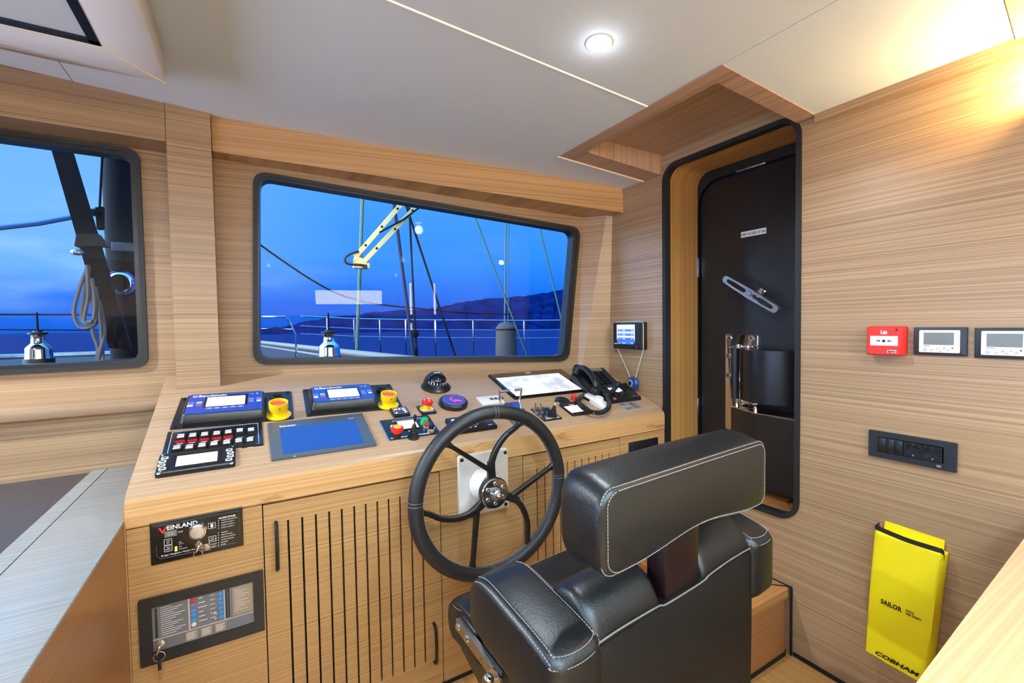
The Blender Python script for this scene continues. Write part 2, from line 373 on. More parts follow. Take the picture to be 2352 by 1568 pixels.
# front wall with the wide window
A65 = R(6.5); OF = V((.77, 2.095, 0)); DXF = V((math.cos(A65), -math.sin(A65), 0)); NF = DXF.cross(V((0, 0, 1)))
MF = frame(OF, DXF, (0, 0, 1))
def front2(px, py):
    p = at(px, py, NF, NF.dot(OF)); return V(((p-OF).dot(DXF), p.z))
wo = [front2(*q) for q in ((582, 393), (1331, 524), (1304, 829), (582, 837))]
wi = [front2(*q) for q in ((596, 410), (1316, 532), (1291, 817), (596, 822))]
hole = rquad(shrink(wo, .012), .055)
m = MB().holed([(-.878, .9), (1.02, .9), (1.02, 2.12), (-.878, 2.12)], [hole], -.05, 0, MF)
struct(m.build('wall_front', WZ, smooth=20), 'teak veneered wall around the wide front window', 'wall')
def window(name, M, wo, wi, r, label):
    o = thing(name, label, 'window', M); o['kind'] = 'structure'
    m = MB().holed(rquad(wo, r), [rquad(shrink(wo, .016), r*.9)], -.005, .016); m.build('frame_lip', RUBBER, o)
    m = MB().holed(rquad(shrink(wo, .0125), r*.9), [rquad(wi, r*.8)], -.05, .011); m.build('window_frame', BLACK, o)
    m = MB().prism(rquad(shrink(wi, -.004), r*.8), -.036, -.03); m.build('pane', glass('window_glass', ior=1.2), o)
    return o
window('window_1', MF, wo, wi, .06, 'wide front window in a black rubber frame with rounded corners')
# narrow canted panel between front wall and right wall
pA = [MF @ V((front2(*q).x, front2(*q).y, 0)) for q in ((1344, 470), (1324, 870))]
m = MB(); t = V((0, .06, 0))
m.hexa([pA[1]+V((0, 0, -.12)), V((XR, 1.915, .88)), V((XR, 1.99, .88)), pA[1]+t+V((0, 0, -.12)), pA[0]+V((0, 0, .2)), V((XR, 1.862, 2.1)), V((XR, 1.95, 2.1)), pA[0]+t+V((0, 0, .2))])
struct(m.build('trim_7', WZ, smooth=0), 'canted teak panel in the corner right of the wide window', 'trim')
# beam over the wide window
bl, br = V((-.096, 2.105, 0)), V((XR, 1.79, 0))
m = MB().hexa([(bl.x, bl.y, 1.962), (br.x, br.y, 1.864), (br.x, 2.1, 1.864), (bl.x, 2.35, 1.962), (bl.x, bl.y, 2.16), (br.x, br.y, 2.06), (br.x, 2.1, 2.06), (bl.x, 2.35, 2.16)])
struct(m.build('trim_8', WZF, smooth=0), 'teak beam over the wide window', 'trim')
# pillar
m = MB().hexa([(-.236, 2.085, 1.051), (-.098, 2.085, 1.051), (-.098, 2.35, 1.137), (-.236, 2.35, 1.137), (-.236, 2.085, 2.16), (-.098, 2.085, 2.16), (-.098, 2.35, 2.16), (-.236, 2.35, 2.16)])
struct(m.build('trim_9', WZ, smooth=0), 'teak pillar between the two front windows', 'trim')
# port part of the front: beam, window wall, ledge, lower panel
m = MB().box(XL, -.238, 2.088, 2.35, 1.966, 2.3)
struct(m.build('trim_10', WZ, smooth=0), 'teak beam over the left front window', 'trim')
YW = 2.22
ML = frame((0, YW, 0), (1, 0, 0), (0, 0, 1))
def left2(px, py): p = atY(px, py, YW); return V((p.x, p.z))
a, b, c, d = left2(0, 299), left2(322, 346), left2(343, 842), left2(0, 863)
xl = -1.45
wo2 = [V((xl, a.y)), V((b.x, b.y)), V((c.x, c.y)), V((xl, d.y))]
wi2 = shrink(wo2, .03)
m = MB().holed([(-2.25, .6), (-.2, .6), (-.2, 2.1), (-2.25, 2.1)], [rquad(shrink(wo2, .012), .04)], -.05, 0, ML)
struct(m.build('wall_front_left', WZ, smooth=20), 'teak veneered wall around the left front window', 'wall')
window('window_2', ML, wo2, wi2, .045, 'left front window in a black rubber frame')
m = MB().box(XL, -.286, 2.045, YW, .985, 1.02, .003)
struct(m.build('trim_11', WY, smooth=30), 'teak ledge under the left front window', 'trim')
m = MB().box(XL, -.288, 2.075, 2.3, 0, .985)
struct(m.build('trim_12', WZ, smooth=0), 'teak panel between ledge and chart table', 'trim')
# rest of the cabin behind the camera
MPL = frame((XL, 0, 0), (0, 1, 0), (0, 0, 1))
wq = [V((-1.7, 1.72)), V((1.75, 1.72)), V((1.75, .98)), V((-1.7, .98))]
m = MB().holed([(YB, 0), (2.35, 0), (2.35, 2.3), (YB, 2.3)], [rquad(shrink(wq, .012), .05)], -.05, 0, MPL); struct(m.build('wall_left', WZ, smooth=20), 'teak veneered port wall', 'wall')
window('window_3', MPL, wq, shrink(wq, .03), .05, 'long port side window in a black rubber frame')
m = MB().box(XL-.05, XR+.05, YB-.05, YB, 0, 2.3); struct(m.build('wall_back', WZ, smooth=0), 'teak veneered aft wall', 'wall')
m = MB().box(XR-.006, XR, -2.9, .905, 0, .014)
struct(m.build('baseboard_right', GAP, smooth=0), 'black sealing strip at the foot of the right wall', 'baseboard')

# weathertight door in its reveal
d = thing('door_1', 'black weathertight door standing in a teak reveal', 'door', MR); d['kind'] = 'structure'
MB().holed(rrect(-DY1-.004, -DY0+.004, DZ0-.004, DZ1+.004, DR+.004, 8), [rrect(-DY1+.014, -DY0-.014, DZ0+.014, DZ1-.014, DR-.014, 8)], -.03, .008).build('rubber_trim', RUBBER, d)
ro = rrect(-DY1, -DY0, DZ0, DZ1, DR, 8); ri = rrect(-DY1+.004, -DY0-.004, DZ0+.004, DZ1-.004, DR-.004, 8)
MB().holed(rrect(-DY1-.02, -DY0+.02, DZ0-.02, DZ1+.02, DR+.02, 8), [ri], -.245, -.02).build('reveal', WXV, d)
LZ1 = 1.972
MB().holed(rrect(-DY1-.01, -DY0+.1, DZ0-.01, DZ1+.01, DR, 8), [rrect(-DY1+.008, -DY0-.0, DZ0+.02, LZ1, .11, 8)], -.262, -.244).build('seal_frame', BLACK, d)
MB().prism(rrect(-DY1+.016, -DY0+.09, DZ0+.03, LZ1-.008, .105, 8), -.30, -.255, None, .004).build('door_leaf', mat('door_black', (19, 20, 23), .38), d)
m = MB()
for i in range(9): m.cyl((-DY1+.034, .7+i*.13, -.256), (-DY1+.034, .7+i*.13, -.2535), .004, seg=10)
m.build('rivet', SATIN, d)
m = MB(); m.box(-1.30, -1.16, LZ1-.006, LZ1+.002, -.256, -.235, .002); m.box(-DY1+.002, -DY1+.012, 1.50, 1.60, -.256, -.236, .002); m.box(-DY1+.002, -DY1+.012, .78, .88, -.256, -.236, .002)
m.build('catch', STEEL, d)
MB().box(-DY1-.05, -DY0+.15, DZ0-.05, DZ1+.05, -.40, -.31).build('leak_blocker', GAP, d, 0)  # unseen black box added to stop sky light leaking round the leaf
m = MB(); zt = DZ0+.013
m.box(-DY1+.005, -DY0-.005, DZ0-.012, zt-.002, -.25, -.02)
m.build('sill', GAP, d)
m = MB()
def plank(mb, pts): mb.prism(pts, zt-.003, zt)
MS = frame((XR, 0, 0), (0, 1, 0), (-1, 0, 0))     # local x = Y, y = -X, z = Z... z out is up
y0, y1 = DY0+.008, DY1-.008
for q in ([(y0+.03, -.05), (y1, -.05), (y1, -.02), (y0, -.02)], [(y0+.1, -.215), (y1, -.215), (y1, -.245), (y0, -.245)],
          [(y0, -.24), (y0, -.026), (y0+.026, -.054), (y0+.10, -.125), (y0+.094, -.208)],
          [(y0+.108, -.13), (y1, -.13), (y1, -.056), (y0+.036, -.056)], [(y0+.104, -.206), (y1, -.206), (y1, -.136), (y0+.108, -.136)]):
    b2 = bmesh.new(); lowp = [b2.verts.new((x, zt-.006, zz)) for x, zz in ((-q_[0], q_[1]) for q_ in q)]; hi = [b2.verts.new((v.co.x, zt, v.co.z)) for v in lowp]
    b2.faces.new(hi)
    for i in range(len(hi)): b2.faces.new((lowp[i], lowp[(i+1) % len(hi)], hi[(i+1) % len(hi)], hi[i]))
    bmesh.ops.recalc_face_normals(b2, faces=b2.faces); m.add(b2)
m.build('sill_plank', TEAK, d, smooth=0)
def r2(px, py, off): p = atX(px, py, XR+off); return V((-p.y, p.z))
# sign
a, b, c, e = [r2(*q, .254) for q in ((1702, 531), (1760, 522), (1761, 538), (1702, 547))]
sg = thing('door_sign', 'white sign reading KEEP CLOSED AT SEA on the black door', 'sign', MR @ Matrix.Translation(((a.x+b.x)/2, (a.y+c.y)/2, -.255)))
w, h = b.x-a.x, .026
MB().box(-w/2, w/2, -h/2, h/2, 0, .0015).build('sign_plate', WHITE, sg)
MB().text('KEEP CLOSED AT SEA', .0165, 0, -.006, .0016, 'CENTER', .72, bold=.0003).build('lettering', INKB, sg, 0)
# oval door handle
hc = r2(1722, 674, .19)
MH = MR @ Matrix.Translation((hc.x, hc.y, -.19)) @ Matrix.Rotation(R(-33), 4, 'Z')
hd = thing('dogging_lever', 'polished oval bar lever on the black door', 'lever', MH)
def bar_loop(L_, w_, n=12):
    pts = [(L_-w_*.8+w_*.8*math.cos(t), w_*.8*math.sin(t)) for t in [R(-90+180*k/n) for k in range(n+1)]] + [(0, w_)] + [(-L_+w_*.8-w_*.8*math.cos(t), w_*.8*math.sin(t)) for t in [R(90-180*k/n) for k in range(n+1)]] + [(0, -w_)]
    return pts
BRT = mat('bright_steel', (225, 228, 232), .22, metal=1)
m = MB().holed(bar_loop(.150, .0215), [[(sx*(.073+x), y) for x, y in bar_loop(.054, .0105)] for sx in (1, -1)], -.008, .008)
m.build('bar', BRT, hd, 25)
MB().lathe([(.0, .010), (.014, .010), (.017, .006), (.017, -.008), (.012, -.010), (.011, -.064), (.02, -.066), (.02, -.072)], seg=20).build('spindle', BRT, hd)
MB().lathe([(.006, .0125), (.0075, .0095), (0, .0095)], seg=6).build('bolt', STEEL, hd)
MB().box(.012, .034, .018, .034, -.068, -.045, .003).cyl((.02, .026, -.05), (.02, .03, -.03), .008).build('stop_block', CHROME, hd)
# mirror-polished latch plate and the two black housings of the door gear
p0, p1 = r2(1667, 767, .25), r2(1742, 767, .25)
zb = r2(1672, 985, .25).y
lp = thing('latch_plate', 'mirror polished mounting plate bolted to the black door', 'plate', MR @ Matrix.Translation((p0.x, 0, -.2545)))
w = p1.x-p0.x; zt2 = p0.y
MB().prism(rrect(0, w, zb, zt2, .008), 0, .008, None, .002).build('plate_body', CHROME, lp)
for (x, z) in ((.022, zt2-.018), (w-.03, zt2-.018), (.018, zt2-.105), (.018, zt2-.2)):
    o = MB().lathe([(.013, .008), (.013, .011), (.010, .014), (0, .014)], (x, z, 0)).build('bolt', STEEL, lp)
    MB().lathe([(.005, .0155), (.006, .0138), (0, .0138)], (x, z, 0), seg=6).build('bolt_socket', SATIN, o)
def arcbox(mb, x0, x1, z0, z1, base, depth, n=14):
    pts = [(x0, base)] + [(x0+(x1-x0)*i/n, base+depth*(math.sin(math.pi*min(1, max(0, i/n))))**.6) for i in range(n+1)] + [(x1, base)]
    pts = pts[1:-1]; pts[0] = (x0, base); pts[-1] = (x1, base)
    return mb.loft([[(x, z0, y) for x, y in pts], [(x, z1, y) for x, y in pts]])
q0, q1 = r2(1692, 800, .19), r2(1812, 805, .13); zl = r2(1700, 912, .19).y
dr = thing('closer_drum', 'tall black curved housing of the door gear', 'housing', MR)
arcbox(MB(), q0.x, q0.x+.33, zl, q0.y, -.235, .14).build('drum', mat('satin_black_drum', (18, 20, 25), .32, metal=.2), dr)
MB().cyl((q0.x+.012, zl-.002, -.16), (q0.x+.012, q0.y+.004, -.16), .0165).build('edge_roll', SATIN, dr)
for z, nm in ((q0.y+.003, 'bearing'), (zl-.02, 'bearing')):
    MB().cyl((q0.x+.024, z, -.17), (q0.x+.024, z+.018, -.17), .013).cyl((q0.x+.064, z, -.18), (q0.x+.064, z+.014, -.18), .014).box(q0.x+.015, q0.x+.09, z+.002, z+.012, -.2, -.172, .002).build(nm, CHROME, dr)
MB().cyl((q0.x-.014, q0.y+.008, -.16), (q0.x+.01, q0.y+.008, -.16), .007).build('pin', CHROME, dr)
lb0 = r2(1676, 935, .16); lb1 = r2(1765, 960, .12)
lw = thing('gear_box', 'lower black housing under the curved drum on the door', 'housing', MR)
zb2 = DZ0+.05
m = MB().prism([(lb0.x, -.235), (lb0.x, -.17), (lb0.x+.03, -.155), (lb0.x+.15, -.10), (lb0.x+.17, -.095), (lb0.x+.34, -.095), (lb0.x+.34, -.235)], zb2, lb0.y, frame((0, 0, 0), (1, 0, 0), (0, 0, 1)) @ Matrix.Scale(-1, 4, (0, 0, 1)))
m.build('box_body', BLACK, lw)
m = MB().box(lb0.x+.005, lb0.x+.03, lb0.y, lb0.y+.006, -.2, -.16, .002).hexa([(lb0.x+.02, lb0.y, -.2), (lb0.x+.15, lb0.y, -.14), (lb0.x+.15, lb0.y, -.105), (lb0.x+.02, lb0.y, -.165)] + [(lb0.x+.02, lb0.y+.006, -.2), (lb0.x+.15, lb0.y+.006, -.14), (lb0.x+.15, lb0.y+.006, -.105), (lb0.x+.02, lb0.y+.006, -.165)])
m.box(lb0.x+.15, lb0.x+.34, lb0.y, lb0.y+.005, -.125, -.105)
m.build('arm', CHROME, lw)
for x, yy in ((lb0.x+.03, -.17), (lb0.x+.15, -.118)): MB().cyl((x, lb0.y+.004, yy), (x, lb0.y+.024, yy), .011, .008).sphere((x, lb0.y+.026, yy), .009).build('pivot', CHROME, lw)

# ceiling hatch housing, upper left
za = ceil_z(-.188)
cA = V((-.188, 1.685, za)); lip = atY(373, 184, 1.685); cB = V((-.188, 1.70, lip.z))
inn = atZ(234, 108, lip.z+.004); il = V((-1.3, inn.y, lip.z+.004))
ht = thing('ceiling_hatch', 'pale ceiling hatch housing with a dark edged blind at upper left', 'hatch', Matrix.Translation((-.6, 1.2, za)))
off = -V((-.6, 1.2, za)); T_ = lambda *p: V(p)+off
Fl, Ff = V((-1.3, 2.03, ceil_z(-1.3)-.001)), V((-.5, 1.96, ceil_z(-.5)-.001))
m = MB()
m.poly([T_(*cA), T_(-.188, -.3, za), T_(-.19, -.3, cB.z), T_(*cB)])
m.poly([T_(*cB), T_(-.19, -.3, cB.z), T_(inn.x, -.3, inn.z), T_(*inn)])
m.poly([T_(*inn), T_(*il), T_(*Fl), T_(*Ff), T_(*cB)]); m.poly([T_(*cA), T_(*cB), T_(*Ff)])
bmesh.ops.remove_doubles(m.bm, verts=m.bm.verts, dist=1e-5)
o = m.build('housing', mat('hatch_white', (222, 219, 214), .5), ht, 20)
md = o.modifiers.new('thick', 'SOLIDIFY'); md.thickness = .004; md.offset = -1
ix, iy, iz = inn.x+off.x, inn.y+off.y, inn.z+off.z
MB().tube([T_(*(cB+V((0, -.0, 0)))), T_(*inn), T_(*il)], .003).build('edge_piping', CREAM, ht)
MB().box(ix-.022, ix, -1.5, iy-.004, iz-.001, iz+.02).box(-.7, ix, iy-.024, iy-.004, iz-.001, iz+.02).build('blind_frame', NAVY, ht)
MB().box(-.7, ix-.022, -1.5, iy-.024, iz+.006, iz+.016).build('blind', CEIL, ht)

# ================================================================== LAMPS
def downlight(x, y, label, k=1):
    r = thing('downlight', label, 'lamp', Matrix.Translation((x, y, ceil_z(x))) @ Matrix.Rotation(math.atan(.058), 4, 'Y'), 'recessed ceiling downlights')
    MB().lathe([(.036, .001), (.036, -.004), (.030, -.006), (.028, -.002), (.028, .0)]).build('bezel', WHITE, r)
    MB().lathe([(.028, -.001), (.0, -.0035)]).build('lens', mat('lamp_lens', (255, 252, 246), .5, emit=26, erg=(255, 248, 238)), r)
    ld = bpy.data.lights.new('downlight_bulb', 'SPOT'); ld.energy = DOWNLIGHT_W*k; ld.color = (.78, .90, 1); ld.spot_size = R(165); ld.spot_blend = .6; ld.shadow_soft_size = .03
    lo = bpy.data.objects.new('downlight_bulb', ld); COL.objects.link(lo); lo.location = (x, y, ceil_z(x)-.055)
    ld = bpy.data.lights.new('downlight_glow', 'POINT'); ld.energy = .22; ld.color = (.95, .97, 1); ld.shadow_soft_size = .02
    lo = bpy.data.objects.new('downlight_glow', ld); COL.objects.link(lo); lo.location = (x, y, ceil_z(x)-.035)
    return r
for x, y, lb in ((.857, .963, 'round recessed downlight glowing in the ceiling over the wheel'), (-1.52, 1.55, 'recessed downlight in the port ceiling near the left window'), (.857, -.75, 'recessed downlight aft on the starboard side'),
                 (-.75, -.75, 'recessed downlight aft on the port side'), (.857, -2.2, 'recessed downlight by the aft wall, starboard'), (-.75, -2.2, 'recessed downlight by the aft wall, port')):
    downlight(x, y, lb, (5.5 if x < -.8 else 1) if y > 0 else 1.0)
wl = thing('wall_lamp', 'warm wall lamp high on the right wall', 'lamp', frame((XR, .27, 1.80), (0, -1, 0), (0, 0, 1)))
MB().lathe([(.03, 0), (.03, .012), (.01, .016), (.01, .05)]).build('bracket', STEEL, wl)
MB().lathe([(.022, 0), (.03, .012), (.042, .06), (.039, .06), (.027, .012), (.018, .003)], (0, -.02, .06), (0, 1, 0)).build('shade', STEEL, wl)
ld = bpy.data.lights.new('wall_lamp_bulb', 'POINT'); ld.energy = WALL_LAMP_W; ld.color = (1, .70, .30); ld.shadow_soft_size = .02
lo = bpy.data.objects.new('wall_lamp_bulb', ld); COL.objects.link(lo); lo.location = (XR-.06, .27, 1.865)
# lit fittings on the aft wall (seen mirrored in the window panes)
LED = mat('led_diffuser', (255, 250, 238), .5, emit=45, erg=(255, 246, 228))
for i, x in enumerate((1.12, 1.50)):
    t_ = thing('led_strip', ['upright strip lamp on the aft wall nearer the middle', 'upright strip lamp on the aft wall near the right corner'][i], 'lamp', Matrix.Translation((x, YB, 1.2)), 'strip lamps on the aft wall')
    MB().box(-.03, .03, 0, .02, .0, .79).build('housing', STEEL, t_); MB().box(-.015, .015, .02, .026, .02, .77).build('diffuser', LED, t_)
t_ = thing('light_panel', 'low wide backlit panel on the aft wall', 'lamp', Matrix.Translation((.2, YB, 1.74)))
MB().box(-.5, .5, 0, .03, -.13, .13).build('housing', STEEL, t_); MB().box(-.48, .48, .03, .036, -.105, .105).build('diffuser', mat('panel_diffuser', (255, 250, 242), .5, emit=30, erg=(255, 244, 230)), t_)
# unseen fill troughs aft, added to shine up and brighten the ceiling
for lb, x0, x1, y0, y1, z, pw in (('long aft fill trough', -1.9, 1.5, -2.80, -2.74, 1.36, 1.0), ('starboard fill trough', 1.64, 1.69, -2.4, -.9, 1.5, .10)):
    ct = thing('ceiling_fill', lb+' added to brighten the ceiling', 'lamp', Matrix.Translation(((x0+x1)/2, (y0+y1)/2, z)))
    hx, hy = (x1-x0)/2, (y1-y0)/2
    MB().box(-hx-.05, hx+.05, -hy-.05, hy+.05, -.03, -.02).box(-hx-.05, hx+.05, hy+.04, hy+.05, -.02, .06).box(hx+.04, hx+.05, -hy-.05, hy+.05, -.02, .06).box(-hx-.05, -hx-.04, -hy-.05, hy+.05, -.02, .06).build('trough', WHITE, ct, 0)
    ld = bpy.data.lights.new('ceiling_fill_tube', 'AREA'); ld.shape = 'RECTANGLE'; ld.size = x1-x0; ld.size_y = y1-y0; ld.energy = CEIL_FILL_W*pw; ld.color = (.72, .86, 1)
    lo = bpy.data.objects.new('ceiling_fill_tube', ld); COL.objects.link(lo); lo.location = ((x0+x1)/2, (y0+y1)/2, z+.01); lo.rotation_euler = (math.pi, 0, 0)

# unseen uplight added behind the helm to brighten the ceiling, open at the top
pt = thing('helm_fill', 'long unseen uplight added behind the helm to brighten the ceiling', 'lamp', Matrix.Translation((.15, -.8, 1.36)))
MB().box(-1.2, 1.2, -.05, .05, -.03, -.02).box(-1.2, 1.2, .045, .05, -.02, .05).box(-1.2, 1.2, -.05, -.045, -.02, .05).build('trough', WHITE, pt, 0)
for x in (-1.1, 1.1): MB().cyl((x, 0, -.02), (x, 0, ceil_z(x+.15)-1.36), .004).build('rod', STEEL, pt)
ld = bpy.data.lights.new('helm_fill_tube', 'AREA'); ld.shape = 'RECTANGLE'; ld.size = 2.3; ld.size_y = .08; ld.energy = HELM_FILL_W; ld.color = (.58, .86, 1)
lo = bpy.data.objects.new('helm_fill_tube', ld); COL.objects.link(lo); lo.location = (.15, -.8, 1.37); lo.rotation_euler = (math.pi, 0, 0)

# ================================================================== HELM CONSOLE
CABY = wood('teak_lines_cabinet', 'y', light=(198, 158, 106), dark=(142, 102, 62))
MC = frame((0, YC, 0), (1, 0, 0), (0, 0, 1))          # local x = X, y = Z, z = out of the front
XA, XB = -.282, 1.697
wt = thing('console_worktop', 'long sloping teak worktop of the helm console carrying the instruments', 'worktop', Matrix.Translation((.7, YC, ZC)))
def wsec(x, dy):
    o = V((-.7, -YC, -ZC)); v1 = (min(2.215, 2.093-math.tan(A65)*(x-.77)) if x > -.1 else 2.212)/CT - YC/CT
    pr = [(YC, .768), (YC, .832), (YC+.002, .840), (YC+.007, .847), (YC+.016, .8555)]
    e = top3(0, v1); e2 = top3(0, v1, -.03); f2 = (YC+.03, .80)
    pts = [(y+dy, z) for y, z in pr] + [(e.y, e.z), (e2.y, e2.z), (f2[0]+dy, f2[1]), (YC+.03+dy, .768)]
    return [V((x, y, z))+o for y, z in pts]
def weld_top(p): return p
MB().loft([wsec(XA, 0), wsec(-.1001, 0), wsec(-.0999, 0), wsec(XB, 0), wsec(XR-.001, .055)]).build('top_slab', WY, wt, 30)
o = V((-.7, -YC, -ZC))
MB().loft([[V((x, y, z))+o for y, z in ((YC-.0015+dy, .7685), (YC-.0015+dy, .8335), (YC+.0005+dy, .8415), (YC+.004+dy, .8415), (YC+.004+dy, .7685))] for x, dy in ((XA-.001, 0), (XB, 0), (XR, .055))]).build('front_edge', wood('teak_edge_figured_local', 'z', light=(220, 176, 118), dark=(176, 128, 76), knots=True, scale=.7), wt, 30)

cab = thing('console_cabinet', 'teak helm cabinet with slotted doors under the sloping worktop', 'cabinet', MC)
MB().box(XA+.01, XB, .01, .765, -.5, -.022).box(XB-.01, XR, .01, .765, -.5, -.075).build('carcass', GAP, cab, 0)
ZT, ZB = .765, .045
MB().box(XA, .0195, .012, ZT, -.02, 0).build('front_panel', CABY, cab, 0)
MB().box(.5625, .9005, .012, ZT, -.02, 0).build('front_panel', CABY, cab, 0)
MB().box(1.4105, XB, .012, ZT, -.02, 0).hexa([(XB, .012, 0), (XR, .012, -.055), (XR, .012, -.075), (XB, .012, -.02), (XB, ZT, 0), (XR, ZT, -.055), (XR, ZT, -.075), (XB, ZT, -.02)]).build('front_panel', CABY, cab, 0)
MB().box(.0225, .5595, .012, ZB-.003, -.02, 0).build('plinth', CABY, cab, 0)
MB().box(.9035, 1.4075, .012, ZB-.003, -.02, 0).build('plinth', CABY, cab, 0)
MB().box(XA-.004, XA-.001, .012, ZT+.06, -.5, 0).build('end_panel', CABY, cab, 0)
def slot_door(x0, x1, xs, za, zb):
    m = MB(); s = .0028
    m.box(x0, x1, ZB, za, -.02, 0).box(x0, x1, zb, ZT-.003, -.02, 0)
    e = [x0] + [c for x in xs for c in (x-s, x+s)] + [x1]
    for a, b in zip(e[::2], e[1::2]): m.box(a, b, za, zb, -.02, 0)
    return m.build('door', CABY, cab, 0)
def bow_handle(par, x, z, h):
    MB().tube([(x, z-h/2, 0), (x, z-h/2+.002, .012), (x, z-h/2+.012, .022), (x, z, .027), (x, z+h/2-.012, .022), (x, z+h/2-.002, .012), (x, z+h/2, 0)], .0055, 8).build('handle', BLACK, par)
xs = [atY(x, y, YC).x for x, y in ((661.6, 1194), (694, 1189), (725.5, 1182.5), (756, 1176), (785, 1169.5), (813.5, 1163), (840, 1158.5), (866.5, 1153), (892.5, 1147), (918.5, 1141))]
st = xs[-1]-xs[-2]; xs += [xs[-1]+st, xs[-1]+2*st]
d1 = slot_door(.0225, .5595, xs, .105, .706)
for (pa, pb) in (((634, 1199), (637, 1305)), ((994, 1431), (1000, 1518))):
    a, b = atY(*pa, YC), atY(*pb, YC); bow_handle(d1, (a.x+b.x)/2, (a.z+b.z)/2, a.z-b.z)
x0 = atY(1233, 1078, YC).x
d2 = slot_door(.9035, 1.4075, [x0+i*st for i in range(11) if x0+i*st < 1.39], .105, .706)
bow_handle(d2, 1.375, .60, .13)
MB().box(XA, XB, .0, .012, -.03, .004).build('floor_seal', GAP, cab, 0)
# flush pull at the right end of the front
a, b = atY(1443, 1010, YC), atY(1510, 1000, YC)
MB().box(a.x, b.x, .66, .735, -.0, .006, .004).box(a.x+.012, b.x-.012, .68, .72, .0055, .008, .001).build('vent_plate', BLACK, cab)

# ---------------------------------------------------------------- instruments on the worktop
def L(M, px, py, h=0): return M.inverted() @ at(px, py, NT, CTOP+h)
def rect_of(M, q, h):
    p = [L(M, x, y, h) for x, y in q]
    return ((p[0].x+p[3].x)/2, (p[1].x+p[2].x)/2, (p[2].y+p[3].y)/2, (p[0].y+p[1].y)/2)   # x0 x1 y0 y1
def flat(M): # drop the in-plane rotation
    return frame(M.translation, (1, 0, 0), (0, CT, ST))
def buttons(root, name, spots, w, h, z, m, t=.0012, ring=None):
    for x, y in spots:
        MB().prism(rrect(x-w/2, x+w/2, y-h/2, y+h/2, min(w, h)*.25, 3), z, z+t).build(name, m, root)
def outline(mb, x0, x1, y0, y1, z, t=.0008):
    for a in ((x0, x1, y0, y0+t), (x0, x1, y1-t, y1), (x0, x0+t, y0, y1), (x1-t, x1, y0, y1)): mb.box(*a, z, z+.0004)
    return mb
def mushroom(root, x, y, base_z, r, h, mcap, name='stop_button'):
    b = MB().lathe([(r*.55, 0), (r*.55, h*.45), (r*.95, h*.55), (r, h*.75), (r*.92, h*.92), (r*.6, h), (0, h)], (x, y, base_z)).build(name, mcap, root); return b
def joystick(root, x, y, r, h, tilt=(0, 0)):
    pr = [(r*1.15, 0), (r*1.15, h*.06)]
    for i in range(6):
        z = h*(.08+.09*i); q = r*(1-.12*i); pr += [(q, z), (q, z+h*.045), (q*.84, z+h*.06)]
    pr += [(r*.22, h*.64)]
    b = MB().lathe(pr, (x, y, 0)).build('rubber_boot', RUBBER, root)
    tx, ty = tilt
    MB().cyl((x, y, h*.6), (x+tx*.6, y+ty*.6, h*.78), r*.16).build('shaft', CHROME, root)
    MB().lathe([(r*.2, 0), (r*.3, h*.06), (r*.34, h*.2), (r*.24, h*.27), (0, h*.28)], (x+tx*.6, y+ty*.6, h*.75), (tx, ty, h*.5)).build('grip', BLACK, root)
BLUEL = mat('key_green', (120, 215, 190), .4, emit=.4, erg=(120, 215, 190)); REDL = mat('key_red', (215, 60, 70), .4)
